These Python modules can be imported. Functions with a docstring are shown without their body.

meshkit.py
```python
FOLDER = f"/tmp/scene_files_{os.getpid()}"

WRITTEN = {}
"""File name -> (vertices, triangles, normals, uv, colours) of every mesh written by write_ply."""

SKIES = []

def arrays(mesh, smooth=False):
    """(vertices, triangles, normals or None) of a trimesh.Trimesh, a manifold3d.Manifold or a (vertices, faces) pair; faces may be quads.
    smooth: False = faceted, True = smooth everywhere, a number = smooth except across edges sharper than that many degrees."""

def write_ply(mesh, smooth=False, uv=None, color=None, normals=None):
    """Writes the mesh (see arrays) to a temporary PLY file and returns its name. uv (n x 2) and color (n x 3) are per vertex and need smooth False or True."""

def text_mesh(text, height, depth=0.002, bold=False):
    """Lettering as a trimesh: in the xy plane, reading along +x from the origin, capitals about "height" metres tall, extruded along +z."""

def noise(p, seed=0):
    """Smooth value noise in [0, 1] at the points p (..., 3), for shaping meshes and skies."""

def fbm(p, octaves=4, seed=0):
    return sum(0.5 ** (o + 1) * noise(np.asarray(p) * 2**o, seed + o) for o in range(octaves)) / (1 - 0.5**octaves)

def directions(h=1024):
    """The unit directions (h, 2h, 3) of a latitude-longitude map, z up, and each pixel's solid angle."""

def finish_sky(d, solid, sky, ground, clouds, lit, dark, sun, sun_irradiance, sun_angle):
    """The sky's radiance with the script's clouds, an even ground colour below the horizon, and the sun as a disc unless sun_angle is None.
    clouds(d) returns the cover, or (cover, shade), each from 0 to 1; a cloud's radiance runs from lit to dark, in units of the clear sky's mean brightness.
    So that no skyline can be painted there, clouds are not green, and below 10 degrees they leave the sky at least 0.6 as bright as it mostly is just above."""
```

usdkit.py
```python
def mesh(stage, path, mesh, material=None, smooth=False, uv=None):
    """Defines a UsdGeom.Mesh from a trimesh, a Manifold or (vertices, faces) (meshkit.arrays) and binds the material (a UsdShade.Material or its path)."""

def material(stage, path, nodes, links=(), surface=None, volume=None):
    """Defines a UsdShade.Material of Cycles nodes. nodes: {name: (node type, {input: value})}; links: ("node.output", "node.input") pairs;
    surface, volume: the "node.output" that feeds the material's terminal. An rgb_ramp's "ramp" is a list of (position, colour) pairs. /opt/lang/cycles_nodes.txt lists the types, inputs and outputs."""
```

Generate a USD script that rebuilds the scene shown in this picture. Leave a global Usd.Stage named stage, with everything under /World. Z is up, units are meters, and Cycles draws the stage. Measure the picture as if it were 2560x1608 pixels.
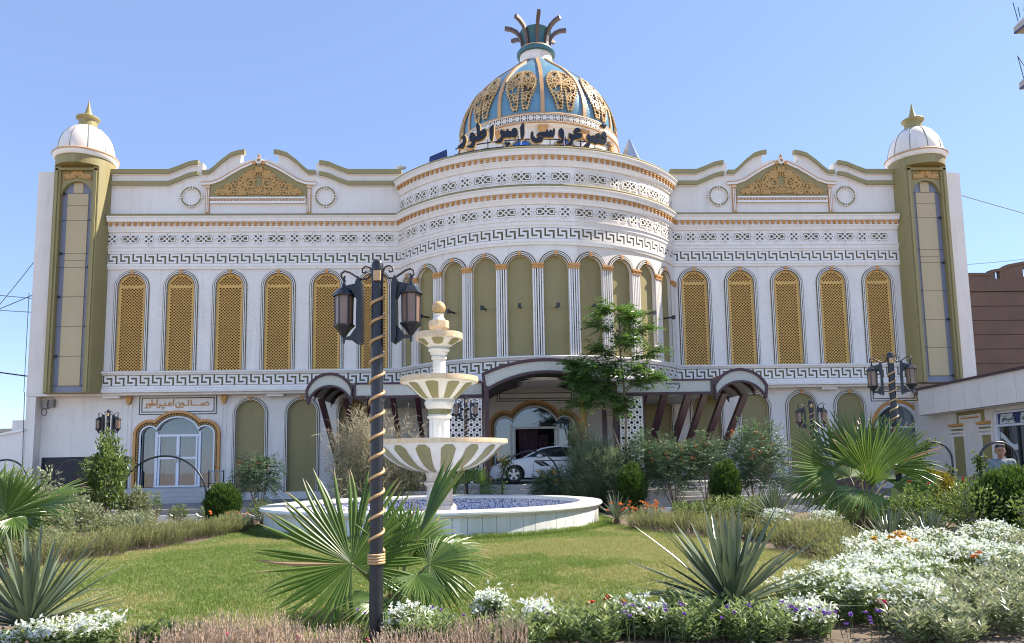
import math, json
import numpy as np
import trimesh, manifold3d, usdkit, meshkit
from pxr import Usd, UsdGeom, UsdLux, UsdShade, Gf, Sdf, Vt
from shapely.geometry import Polygon, LineString, Point, box as sbox, MultiPolygon
from shapely.ops import unary_union
from shapely import affinity

PI = math.pi
stage = Usd.Stage.CreateInMemory()
UsdGeom.SetStageUpAxis(stage, 'Z')
UsdGeom.SetStageMetersPerUnit(stage, 1.0)
stage.SetDefaultPrim(UsdGeom.Xform.Define(stage, '/World').GetPrim())
UsdGeom.Scope.Define(stage, '/World/Looks')

# ------------------------------------------------------------------ camera, sky, sun, exposure
EXPOSURE = 1.2
SUN_AZ, SUN_EL = math.radians(10.5), math.radians(47.0)      # azimuth from +x towards +y
SUN = np.array([math.cos(SUN_AZ)*math.cos(SUN_EL), math.sin(SUN_AZ)*math.cos(SUN_EL), math.sin(SUN_EL)])
cam = UsdGeom.Camera.Define(stage, '/World/camera')
CAM = np.array([0.0, -31.0227, 1.6])
def cam_axes(yaw, pitch, roll):
    cy, sy, cp, sp, cr, sr = math.cos(yaw), math.sin(yaw), math.cos(pitch), math.sin(pitch), math.cos(roll), math.sin(roll)
    f = np.array([sy*cp, cy*cp, sp]); r = np.array([cy, -sy, 0.0]); u = np.cross(r, f)
    return r*cr+u*sr, u*cr-r*sr, f
r_, u_, f_ = cam_axes(0.039785, 0.109535, -0.016212)
cam.AddTransformOp().Set(Gf.Matrix4d(*r_, 0, *u_, 0, *(-f_), 0, *CAM, 1))
cam.CreateHorizontalApertureAttr(36.0)
cam.CreateVerticalApertureAttr(36.0*643/1024)
cam.CreateFocalLengthAttr(36.0*1828/2560)
cam.CreateVerticalApertureOffsetAttr(36.0*156/2560)
cam.CreateClippingRangeAttr(Gf.Vec2f(0.05, 5000))
cam.CreateExposureAttr(EXPOSURE)

sky = UsdLux.DomeLight.Define(stage, '/World/sky')
skm = usdkit.material(stage, '/World/Looks/sky', {
    's': ('sky_texture', {'sky_type': 'single_scattering', 'sun_disc': False, 'sun_elevation': SUN_EL, 'sun_rotation': math.atan2(SUN[0], SUN[1]),
                          'altitude': 400.0, 'air_density': 1.0, 'aerosol_density': 0.35, 'ozone_density': 2.2}),
    'x': ('mix_color', {'fac': 0.42, 'b': (1.72, 2.42, 4.55), 'use_clamp': False}),
    'b': ('background_shader', {'strength': 0.105})}, [('s.color', 'x.a'), ('x.result', 'b.color')], surface='b.background')
UsdShade.MaterialBindingAPI.Apply(sky.GetPrim()).Bind(skm)
sky.GetPrim().SetCustomDataByKey('kind', 'structure')
sun = UsdLux.DistantLight.Define(stage, '/World/sun')
sun.CreateNormalizeAttr(True); sun.CreateIntensityAttr(1.2); sun.CreateAngleAttr(0.53); sun.CreateColorAttr(Gf.Vec3f(1.0, 0.93, 0.82))
_x = np.cross([0, 0, 1.0], SUN); _x /= np.linalg.norm(_x); _y = np.cross(SUN, _x)
sun.AddTransformOp().Set(Gf.Matrix4d(*_x, 0, *_y, 0, *SUN, 0, 0, 0, 30, 1))

# ------------------------------------------------------------------ materials
M = {}
def mat(name, col, col2=None, scale=2.0, rough=0.6, bump=0.0, bscale=None, stretch=None, spec=0.5, metal=0.0, coat=0.0, grime=None, detail=5):
    """a painted or raw surface: two close tones mixed by noise, fine relief; grime: (colour, amount) in vertical streaks"""
    col2 = col2 or tuple(c*0.86 for c in col)
    n = {'g': ('geometry', {}), 'm': ('mapping', {'scale': stretch or (1, 1, 1)}), 'n': ('noise_texture', {'scale': scale, 'detail': detail, 'roughness': 0.6}),
         'r': ('map_range', {'from_min': 0.32, 'from_max': 0.68, 'clamp': True}), 'c': ('mix_color', {'a': col, 'b': col2}),
         'p': ('principled_bsdf', {'roughness': rough, 'specular_ior_level': spec, 'metallic': metal, 'coat_weight': coat})}
    l = [('g.position', 'm.vector'), ('m.vector', 'n.vector'), ('n.fac', 'r.value'), ('r.result', 'c.fac')]
    last = 'c.result'
    if grime:
        n['m2'] = ('mapping', {'scale': (2.4, 2.4, 0.22)}); n['n2'] = ('noise_texture', {'scale': 1.6, 'detail': 6, 'roughness': 0.7})
        n['r2'] = ('map_range', {'from_min': 0.52, 'from_max': 0.78, 'to_max': grime[1], 'clamp': True}); n['c2'] = ('mix_color', {'b': grime[0]})
        l += [('g.position', 'm2.vector'), ('m2.vector', 'n2.vector'), ('n2.fac', 'r2.value'), ('r2.result', 'c2.fac'), (last, 'c2.a')]; last = 'c2.result'
    l.append((last, 'p.base_color'))
    if bump:
        n['nb'] = ('noise_texture', {'scale': bscale or scale*12, 'detail': 3}); n['b'] = ('bump', {'strength': bump, 'distance': 0.02})
        l += [('g.position', 'nb.vector'), ('nb.fac', 'b.height'), ('b.normal', 'p.normal')]
    M[name] = usdkit.material(stage, '/World/Looks/'+name, n, l, surface='p.BSDF')
def leafmat(name, ramp, trans=0.35, rough=0.42, spec=0.5):
    """foliage: colour from the leaf's own tone (0 dark .. 1 dry tip), light passing through"""
    n = {'a': ('attribute', {'attribute': 'tone'}), 'r': ('rgb_ramp', {'ramp': ramp}), 'p': ('principled_bsdf', {'roughness': rough, 'specular_ior_level': spec}),
         'h': ('hsv', {'hue': 0.488, 'saturation': 1.1, 'value': 1.45}), 't': ('translucent_bsdf', {}), 'x': ('mix_closure', {'fac': trans})}
    l = [('a.fac', 'r.fac'), ('r.color', 'p.base_color'), ('r.color', 'h.color'), ('h.color', 't.color'), ('p.BSDF', 'x.closure1'), ('t.BSDF', 'x.closure2')]
    M[name] = usdkit.material(stage, '/World/Looks/'+name, n, l, surface='x.closure')
def glassmat(name, tint, refl=0.25, rough=0.02):
    n = {'f': ('fresnel', {'IOR': 1.5}), 'k': ('math', {'math_type': 'multiply_add', 'value2': 1.4, 'value3': refl, 'use_clamp': True}), 't': ('transparent_bsdf', {'color': tint}),
         'g': ('glossy_bsdf', {'color': (0.9, 0.92, 0.95), 'roughness': rough}), 'x': ('mix_closure', {})}
    M[name] = usdkit.material(stage, '/World/Looks/'+name, n, [('f.fac', 'k.value1'), ('k.value', 'x.fac'), ('t.BSDF', 'x.closure1'), ('g.BSDF', 'x.closure2')], surface='x.closure')

mat('white_paint', (0.76, 0.695, 0.625), (0.69, 0.63, 0.565), 0.9, 0.55, 0.12, 14, grime=((0.40, 0.355, 0.30), 0.42))
mat('white_trim', (0.79, 0.735, 0.67), (0.73, 0.675, 0.615), 2.5, 0.5, 0.06, 30, grime=((0.45, 0.40, 0.34), 0.28))
mat('olive_paint', (0.29, 0.235, 0.09), (0.26, 0.213, 0.085), 1.1, 0.55, 0.12, 16, grime=((0.15, 0.14, 0.085), 0.35))
mat('dark_olive', (0.15, 0.128, 0.062), (0.125, 0.108, 0.056), 3, 0.6)
mat('shadow_line', (0.10, 0.10, 0.085), None, 3, 0.6)
mat('gold_lattice', (0.66, 0.385, 0.09), (0.57, 0.33, 0.08), 1.3, 0.42, 0.05, 40)
mat('lattice_back', (0.34, 0.18, 0.045), (0.27, 0.14, 0.036), 2, 0.6)
mat('gold_paint', (0.60, 0.30, 0.085), (0.48, 0.225, 0.06), 6, 0.5, 0.15, 60)
mat('gold_relief', (0.52, 0.29, 0.08), (0.38, 0.205, 0.055), 7, 0.42, 0.15, 50)
mat('bronze_gold', (0.62, 0.42, 0.19), (0.42, 0.27, 0.11), 5, 0.38, 0.1, 40)
mat('dome_gold', (0.55, 0.33, 0.15), (0.45, 0.26, 0.12), 3, 0.5, 0.1, 40)
mat('dome_blue', (0.125, 0.265, 0.36), (0.10, 0.225, 0.32), 1.2, 0.33, 0.05, 20, grime=((0.22, 0.34, 0.40), 0.35))
mat('teal', (0.03, 0.13, 0.155), (0.025, 0.105, 0.13), 2, 0.35)
mat('crown_brown', (0.14, 0.085, 0.06), (0.07, 0.05, 0.045), 9, 0.5, 0.3, 60)
mat('tan_board', (0.48, 0.375, 0.205), (0.455, 0.355, 0.195), 0.8, 0.4)
mat('grey_board', (0.205, 0.21, 0.255), (0.18, 0.185, 0.235), 1.0, 0.35)
mat('burgundy', (0.052, 0.018, 0.024), (0.04, 0.015, 0.02), 3, 0.4)
mat('canopy_panel', (0.53, 0.52, 0.45), (0.36, 0.35, 0.29), 22, 0.35, 0.25, 60)
mat('canopy_soffit', (0.40, 0.40, 0.39), (0.34, 0.34, 0.33), 2, 0.5)
mat('granite', (0.010, 0.011, 0.018), (0.022, 0.022, 0.03), 60, 0.3, spec=0.3)
mat('metal_dark', (0.022, 0.023, 0.028), (0.014, 0.015, 0.02), 14, 0.33, 0.1, 60)
mat('iron_brown', (0.085, 0.055, 0.042), (0.045, 0.033, 0.03), 30, 0.4, 0.3, 90)
mat('rope_gold', (0.62, 0.40, 0.19), (0.42, 0.26, 0.12), 40, 0.35, 0.2, 120)
mat('steel', (0.5, 0.51, 0.53), (0.4, 0.41, 0.43), 8, 0.3, metal=0.9)
mat('marble', (0.70, 0.68, 0.63), (0.61, 0.60, 0.56), 2.2, 0.35, 0.04, 20, stretch=(1, 1, 0.35), grime=((0.5, 0.43, 0.33), 0.4))
mat('marble_warm', (0.62, 0.45, 0.32), (0.72, 0.66, 0.58), 5, 0.35, 0.05)
mat('fountain_white', (0.74, 0.72, 0.66), (0.66, 0.63, 0.56), 3, 0.5, 0.08, 30, grime=((0.50, 0.42, 0.28), 0.35))
mat('fountain_gold', (0.62, 0.42, 0.22), (0.72, 0.58, 0.40), 9, 0.45, 0.3, 40)
mat('fountain_olive', (0.25, 0.225, 0.095), (0.21, 0.19, 0.085), 3, 0.5)
mat('stone_step', (0.44, 0.42, 0.39), (0.36, 0.345, 0.325), 3, 0.55, 0.1, 40)
mat('asphalt', (0.27, 0.25, 0.24), (0.21, 0.195, 0.19), 1.2, 0.75, 0.3, 60)
mat('brick_brown', (0.20, 0.13, 0.10), (0.15, 0.10, 0.08), 6, 0.8, 0.3, 50)
mat('far_brick', (0.15, 0.088, 0.058), (0.115, 0.068, 0.046), 0.7, 0.85, 0.3, 40, grime=((0.075, 0.055, 0.05), 0.6))
mat('concrete', (0.36, 0.33, 0.29), (0.28, 0.26, 0.23), 2, 0.8, 0.2, 20)
mat('car_paint', (0.66, 0.67, 0.69), (0.64, 0.65, 0.67), 1, 0.25, coat=0.8)
mat('car_black', (0.010, 0.010, 0.012), None, 3, 0.3)
mat('rubber', (0.018, 0.018, 0.018), None, 20, 0.8)
mat('curtain_purple', (0.16, 0.085, 0.12), (0.12, 0.06, 0.09), 5, 0.8)
mat('curtain_pale', (0.25, 0.33, 0.42), (0.20, 0.27, 0.36), 1.2, 0.8, stretch=(4, 4, 0.3))
mat('interior', (0.20, 0.29, 0.38), (0.15, 0.23, 0.31), 0.6, 0.8)
mat('interior_dark', (0.02, 0.022, 0.03), None, 1, 0.7)
mat('pvc', (0.72, 0.73, 0.76), (0.69, 0.70, 0.73), 3, 0.35)
mat('blue_panel', (0.035, 0.12, 0.45), (0.025, 0.08, 0.33), 1, 0.25)
mat('navy_panel', (0.02, 0.028, 0.10), None, 1, 0.25)
mat('sign_black', (0.011, 0.011, 0.016), None, 4, 0.28)
mat('sign_gold', (0.70, 0.47, 0.20), (0.62, 0.38, 0.15), 6, 0.3)
mat('skin', (0.36, 0.185, 0.12), (0.31, 0.155, 0.10), 12, 0.5)
mat('hair', (0.012, 0.011, 0.010), None, 40, 0.5)
mat('shirt', (0.20, 0.245, 0.26), (0.165, 0.205, 0.22), 9, 0.85, 0.3, 30)
mat('trousers', (0.06, 0.062, 0.068), None, 9, 0.85)
mat('soil', (0.175, 0.125, 0.085), (0.115, 0.083, 0.058), 2.5, 0.95, 0.8, 22)
mat('dust', (0.36, 0.28, 0.20), (0.26, 0.20, 0.14), 1.5, 0.95, 0.6, 30)
mat('lawn_soil', (0.14, 0.155, 0.045), (0.20, 0.17, 0.07), 0.9, 0.95, 0.8, 30)
mat('bark', (0.23, 0.18, 0.13), (0.16, 0.12, 0.085), 20, 0.85, 0.5, 60)
mat('palm_bark', (0.16, 0.105, 0.06), (0.10, 0.07, 0.045), 18, 0.9, 0.6, 50)
mat('petiole', (0.20, 0.19, 0.055), (0.16, 0.12, 0.05), 10, 0.5)
mat('dry_stalk', (0.52, 0.39, 0.275), (0.42, 0.31, 0.215), 20, 0.9)
mat('stem_green', (0.09, 0.12, 0.035), None, 10, 0.7)
mat('cable', (0.03, 0.035, 0.06), None, 10, 0.6)
mat('flower_red', (0.55, 0.035, 0.018), (0.60, 0.10, 0.02), 60, 0.6)
mat('flower_orange', (0.70, 0.17, 0.025), (0.75, 0.26, 0.03), 60, 0.6)
mat('flower_yellow', (0.72, 0.42, 0.03), (0.62, 0.30, 0.02), 50, 0.6)
mat('flower_purple', (0.26, 0.10, 0.45), (0.33, 0.16, 0.52), 50, 0.6)
mat('flower_pink', (0.60, 0.05, 0.16), None, 50, 0.6)
mat('white_sign', (0.62, 0.66, 0.67), None, 2, 0.4)
mat('far_town', (0.38, 0.30, 0.23), (0.30, 0.25, 0.19), 0.5, 0.9)
mat('amber_glass', (0.19, 0.115, 0.08), (0.25, 0.165, 0.12), 9, 0.12, stretch=(1, 1, 0.4))
glassmat('window_glass', (0.70, 0.78, 0.86), 0.07)
glassmat('dark_glass', (0.25, 0.28, 0.32), 0.10)
glassmat('car_glass', (0.12, 0.14, 0.15), 0.06)
leafmat('palm_leaf', [(0, (0.05, 0.10, 0.018)), (0.4, (0.095, 0.165, 0.03)), (0.7, (0.16, 0.235, 0.055)), (0.86, (0.22, 0.22, 0.08)), (1, (0.42, 0.30, 0.17))], 0.38, 0.36, 0.6)
leafmat('yucca_leaf', [(0, (0.065, 0.09, 0.055)), (0.5, (0.125, 0.16, 0.092)), (0.8, (0.20, 0.22, 0.13)), (1, (0.33, 0.25, 0.15))], 0.12, 0.32, 0.7)
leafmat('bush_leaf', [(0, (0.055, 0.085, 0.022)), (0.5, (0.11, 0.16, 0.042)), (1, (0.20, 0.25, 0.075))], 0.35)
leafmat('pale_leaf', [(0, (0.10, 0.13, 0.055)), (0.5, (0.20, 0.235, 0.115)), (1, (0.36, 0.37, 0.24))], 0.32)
leafmat('tree_leaf', [(0, (0.045, 0.10, 0.03)), (0.55, (0.10, 0.195, 0.05)), (0.85, (0.11, 0.20, 0.045)), (1, (0.17, 0.27, 0.06))], 0.33, 0.35, 0.7)
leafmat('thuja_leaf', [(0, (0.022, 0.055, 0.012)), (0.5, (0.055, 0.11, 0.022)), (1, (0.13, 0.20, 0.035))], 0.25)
leafmat('thuja_gold', [(0, (0.08, 0.09, 0.015)), (0.5, (0.20, 0.19, 0.03)), (1, (0.33, 0.29, 0.05))], 0.25)
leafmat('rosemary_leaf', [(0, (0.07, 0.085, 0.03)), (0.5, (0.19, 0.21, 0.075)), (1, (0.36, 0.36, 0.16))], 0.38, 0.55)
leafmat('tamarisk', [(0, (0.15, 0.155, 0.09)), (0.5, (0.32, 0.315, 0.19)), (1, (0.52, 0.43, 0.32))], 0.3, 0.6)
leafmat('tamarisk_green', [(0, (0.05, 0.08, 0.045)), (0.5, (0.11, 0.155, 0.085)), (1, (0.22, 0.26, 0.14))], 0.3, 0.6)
leafmat('caesal_leaf', [(0, (0.045, 0.085, 0.045)), (0.5, (0.08, 0.135, 0.065)), (1, (0.13, 0.19, 0.085))], 0.3)
leafmat('sage_leaf', [(0, (0.06, 0.10, 0.03)), (0.5, (0.15, 0.21, 0.075)), (1, (0.28, 0.33, 0.14))], 0.38)
leafmat('bract_white', [(0, (0.42, 0.50, 0.34)), (0.4, (0.70, 0.72, 0.64)), (1, (0.82, 0.82, 0.76))], 0.3, 0.6)
leafmat('grass_blade', [(0, (0.075, 0.14, 0.022)), (0.5, (0.15, 0.23, 0.048)), (0.8, (0.27, 0.285, 0.095)), (1, (0.45, 0.37, 0.19))], 0.36, 0.5)

# ------------------------------------------------------------------ the scene's objects
used = {}
def numbered(parent, name):
    k = used.get((parent, name), 0); used[(parent, name)] = k+1
    return f'{parent}/{name}' + (f'_{k:03d}' if k else '')
def say(path, label=None, cat=None, group=None, kind=None):
    p = stage.GetPrimAtPath(path)
    for k, v in (('label', label), ('category', cat), ('group', group), ('kind', kind)):
        if v: p.SetCustomDataByKey(k, v)
    return path
def thing(name, label, cat, group=None, loc=(0, 0, 0), rotz=0, scale=None, kind=None):
    path = numbered('/World', name); x = UsdGeom.Xform.Define(stage, path)
    x.AddTranslateOp().Set(Gf.Vec3d(*map(float, loc)))
    if rotz: x.AddRotateZOp().Set(float(math.degrees(rotz)))
    if scale: x.AddScaleOp().Set(Gf.Vec3f(scale, scale, scale))
    return say(path, label, cat, group, kind)
def part(parent, name, mesh, m, smooth=False, label=None, kind=None, tone=None):
    path = numbered(parent, name)
    if name == 'stem' and m in ('bark', 'stem_green'): kind = 'stuff'
    if isinstance(mesh, list): mesh = cat_(mesh)
    if tone is None and isinstance(mesh, tuple) and len(mesh) == 3: tone = mesh[2]; mesh = mesh[:2]
    g = usdkit.mesh(stage, path, mesh, M[m], smooth)
    if tone is not None:
        UsdGeom.PrimvarsAPI(g).CreatePrimvar('tone', Sdf.ValueTypeNames.FloatArray, 'vertex').Set(Vt.FloatArray.FromNumpy(np.asarray(tone, np.float32)))
    if label or kind: say(path, label, None, None, kind)
    return path
def structure(name, mesh, m, smooth=False):
    p = part('/World', name, mesh, m, smooth); return say(p, kind='structure')
def copy_of(src, name, label, cat, group, loc, rotz=0, scale=None):
    p = thing(name, label, cat, group, loc, rotz, scale)
    pr = stage.GetPrimAtPath(p); pr.GetReferences().AddInternalReference(src); pr.SetInstanceable(True)
    return p

# ------------------------------------------------------------------ mesh helpers
def tm(v, f): return trimesh.Trimesh(np.asarray(v, float), np.asarray(f, int), process=False)
def cat_(ms):
    ms = [m if isinstance(m, trimesh.Trimesh) else tm(*m[:2]) for m in ms]
    return trimesh.util.concatenate(ms) if len(ms) > 1 else ms[0]
def bx(x0, x1, y0, y1, z0, z1):
    m = trimesh.creation.box([x1-x0, y1-y0, z1-z0]); m.apply_translation([(x0+x1)/2, (y0+y1)/2, (z0+z1)/2]); return m
def wall_T(y0): return lambda s, z, d: np.stack([s, y0-d, z], -1)
def drum_T(r, cx=None, cy=None):
    cx = DCX if cx is None else cx; cy = DCY if cy is None else cy
    return lambda s, z, d: np.stack([cx+(r+d)*np.sin(s/r), cy-(r+d)*np.cos(s/r), z], -1)
def plane_T(a, b):
    a, b = np.array(a, float), np.array(b, float); t = (b-a)/np.linalg.norm(b-a); n = np.array([t[1], -t[0]])
    return lambda s, z, d: np.stack([a[0]+t[0]*s+n[0]*d, a[1]+t[1]*s+n[1]*d, z], -1)
def polys(g):
    if g.is_empty: return []
    if g.geom_type == 'Polygon': return [g]
    return [p for q in g.geoms for p in polys(q)] if hasattr(g, 'geoms') else []
def ext(shape, d0, d1, T):
    """a drawing (s, z) given depth from d0 to d1 off a wall T"""
    out = []
    for p in polys(shape):
        if p.area < 1e-6: continue
        m = trimesh.creation.extrude_polygon(p, d1-d0, engine='earcut')
        v = np.array(m.vertices); out.append(tm(T(v[:, 0], v[:, 1], v[:, 2]+d0), m.faces))
    return cat_(out)
def strips(shape, step):
    """cuts a drawing into vertical strips so that it can be bent"""
    x0, _, x1, _ = shape.bounds; n = max(1, int(math.ceil((x1-x0)/step))); e = np.linspace(x0, x1, n+1); y0, y1 = shape.bounds[1]-1, shape.bounds[3]+1
    return MultiPolygon([q for a, b in zip(e[:-1], e[1:]) for q in polys(shape.intersection(sbox(a, y0, b, y1)))])
def sweep(profile, ss, T):
    """a closed (d, z) profile run along the stations ss of a wall"""
    pr = np.array(profile, float); ss = np.asarray(ss, float); n, k = len(ss), len(pr)
    a = np.sum(pr[:, 0]*np.roll(pr[:, 1], -1)-np.roll(pr[:, 0], -1)*pr[:, 1])
    if a < 0: pr = pr[::-1]
    v = T(np.repeat(ss, k), np.tile(pr[:, 1], n), np.tile(pr[:, 0], n)); f = []
    for i in range(n-1):
        for j in range(k):
            a0, a1, b0, b1 = i*k+j, i*k+(j+1) % k, (i+1)*k+j, (i+1)*k+(j+1) % k
            f += [(a0, b0, b1), (a0, b1, a1)]
    cap = trimesh.creation.triangulate_polygon(Polygon(pr), engine='earcut')
    tv, tf = cap
    idx = [int(np.argmin(np.sum((pr-p)**2, 1))) for p in tv]
    for t in tf:
        t = [idx[q] for q in t]; f.append((t[0], t[1], t[2])); f.append((t[2]+(n-1)*k, t[1]+(n-1)*k, t[0]+(n-1)*k))
    m = tm(v, f); 
    trimesh.repair.fix_normals(m) if len(f) < 4000 else None
    return m
def rev(profile, n=48, c=(0, 0, 0), a0=0.0, a1=2*PI):
    """a (r, z) outline turned about a vertical axis; profile from bottom to top on the outside"""
    p = np.array(profile, float); full = abs(a1-a0-2*PI) < 1e-6; k = len(p); m = n if full else n+1
    A = a0+(a1-a0)*np.arange(m)/n
    v = np.stack([np.outer(np.cos(A), p[:, 0]), np.outer(np.sin(A), p[:, 0]), np.tile(p[:, 1], (m, 1))], -1).reshape(-1, 3)+np.array(c)
    f = []
    for i in range(n):
        i2 = (i+1) % m
        for j in range(k-1):
            a, b, d, e = i*k+j, i2*k+j, i2*k+j+1, i*k+j+1
            if p[j, 0] > 1e-9: f.append((a, b, d))
            if p[j+1, 0] > 1e-9: f.append((a, d, e))
    return tm(v, f)
def tube(pts, rad, n=8, cap=True):
    p = np.array(pts, float); k = len(p); rad = np.broadcast_to(np.asarray(rad, float), (k,))
    t = np.gradient(p, axis=0); t /= np.linalg.norm(t, axis=1)[:, None]+1e-12
    u = np.cross(t[0], [0, 0, 1.0]); u = np.cross(t[0], [1.0, 0, 0]) if np.linalg.norm(u) < 1e-3 else u; u /= np.linalg.norm(u); v = []
    A = 2*PI*np.arange(n)/n
    for i in range(k):
        u = u-t[i]*np.dot(u, t[i]); u /= np.linalg.norm(u)+1e-12; w = np.cross(t[i], u)
        v.append(p[i]+rad[i]*(np.outer(np.cos(A), u)+np.outer(np.sin(A), w)))
    v = np.vstack(v); f = []
    for i in range(k-1):
        for j in range(n):
            a, b, c, d = i*n+j, i*n+(j+1) % n, (i+1)*n+(j+1) % n, (i+1)*n+j
            f += [(a, b, c), (a, c, d)]
    if cap:
        v = np.vstack([v, p[0], p[-1]])
        for j in range(n): f += [(k*n, (j+1) % n, j), (k*n+1, (k-1)*n+j, (k-1)*n+(j+1) % n)]
    return tm(v, f)
def arc(cx, cz, r, a0, a1, n=24): A = np.radians(np.linspace(a0, a1, n)); return [(cx+r*math.cos(a), cz+r*math.sin(a)) for a in A]
def arch(cx, hw, z0, zs, grow=0.0, rise=None):
    """a round-headed opening: half width hw, foot z0, springing zs"""
    h = hw+grow; A = np.linspace(0, PI, 25); r = (rise or hw)+grow
    return Polygon([(cx+h, z0)]+[(cx+h*math.cos(a), zs+r*math.sin(a)) for a in A]+[(cx-h, z0)])
def lines(ls, w, cap=2, join=2): return unary_union([LineString(l).buffer(w/2, cap_style=cap, join_style=join) for l in ls])
def scrollwork(outline, seed, n, w=0.035, rmin=0.12, rmax=0.3, mirror=None):
    """spiral tendrils filling an outline, mirrored about s = mirror"""
    rng = np.random.default_rng(seed); x0, z0, x1, z1 = outline.bounds; out = []; tries = 0; got = 0
    while got < n and tries < n*30:
        tries += 1; c = (rng.uniform(x0, x1), rng.uniform(z0, z1))
        if not outline.contains(Point(c)): continue
        got += 1; R = rng.uniform(rmin, rmax); a = rng.uniform(0, 2*PI); s = rng.choice([-1, 1]); t = np.linspace(0, 1, 22)
        r = R*(1-t)**0.8*(1.0)+0.02; A = a+s*t*rng.uniform(6.5, 9.5)
        out.append(LineString(np.stack([c[0]+r*np.cos(A), c[1]+r*np.sin(A)], 1)).buffer(w/2*rng.uniform(0.8, 1.2), 3))
        tail = [(c[0]+R*math.cos(a), c[1]+R*math.sin(a))]
        d = a+s*-PI/2
        for q in range(5): tail.append((tail[-1][0]+0.09*math.cos(d), tail[-1][1]+0.09*math.sin(d))); d += s*0.28
        out.append(LineString(tail).buffer(w/2, 3))
    g = unary_union(out).intersection(outline.buffer(w))
    if mirror is not None: g = unary_union([g, affinity.scale(g, -1, 1, origin=(mirror, 0))])
    return g.simplify(0.006)

# ------------------------------------------------------------------ ground
DCX, DCY, DR = 2.45, 3.69, 7.0                        # axis and radius of the bowed middle
DA = math.acos(DCY/DR)                                # half the angle of the bow
WL0, WL1, WR0, WR1 = -15.89, -3.46, 8.40, 18.53       # ends of the two wings
ZG, ZP, ZT = 4.83, 0.30, 0.88                         # soffit, plaza, terrace
structure('ground', bx(-400, 400, -300, 500, -1.0, -0.04), 'dust')
structure('soil', tm([(-22, -32, -.02), (24, -32, -.02), (24, -6.0, -.02), (-22, -6.0, -.02)], [(0, 1, 2), (0, 2, 3)]), 'soil')
LAWN = Polygon([(-7.6, -18.2), (-7.0, -16.8), (-6.3, -15.2), (-6.0, -12.6), (-5.6, -9.6), (-4, -6.2), (-1.3, -5.5), (1.6, -6.2), (3.0, -8.6), (3.3, -12.2), (3.6, -14.0), (4.4, -15.4), (5.0, -17.2), (5.1, -19.0),
                (4.6, -20.6), (4.0, -22.2), (3.0, -23.2), (1.6, -23.75), (-0.2, -23.9), (-2.4, -23.9), (-3.6, -23.6), (-5.2, -22.2), (-6.6, -20.4)])
lv, lf = trimesh.creation.triangulate_polygon(LAWN.buffer(0.5).buffer(-0.3), engine='earcut')
structure('lawn', tm(np.c_[lv, np.full(len(lv), 0.0)], lf), 'lawn_soil')
structure('plaza', bx(-30, 24, -6.3, 0.52, -0.6, ZP), 'asphalt')
ter = structure('terrace', [bx(-4.2, 10.5, -5.0, 0.55, 0.0, ZT), bx(-15.0, -10.9, -0.7, 0.55, 0.0, 0.85)], 'stone_step')
stp = thing('stone_steps', 'broad grey stone steps leading up to the covered middle entrance', 'steps')
for k in range(3):
    part(stp, 'step', bx(-4.2, 10.5, -5.0-0.36*(k+1), -5.0-0.36*k, 0.0, ZT-0.155*(k+1)), 'stone_step')
st2 = thing('stone_steps', 'short flight of pale steps below the white double door under the lettered panel', 'steps')
for k in range(3):
    part(st2, 'step', bx(-15.0, -10.9, -0.7-0.34*(k+1), -0.7-0.34*k, 0.0, 0.85-0.16*(k+1)), 'stone_step')
pb = thing('white_plinth', 'low whitewashed block beside the steps right of the dark thuja', 'plinth')
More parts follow.
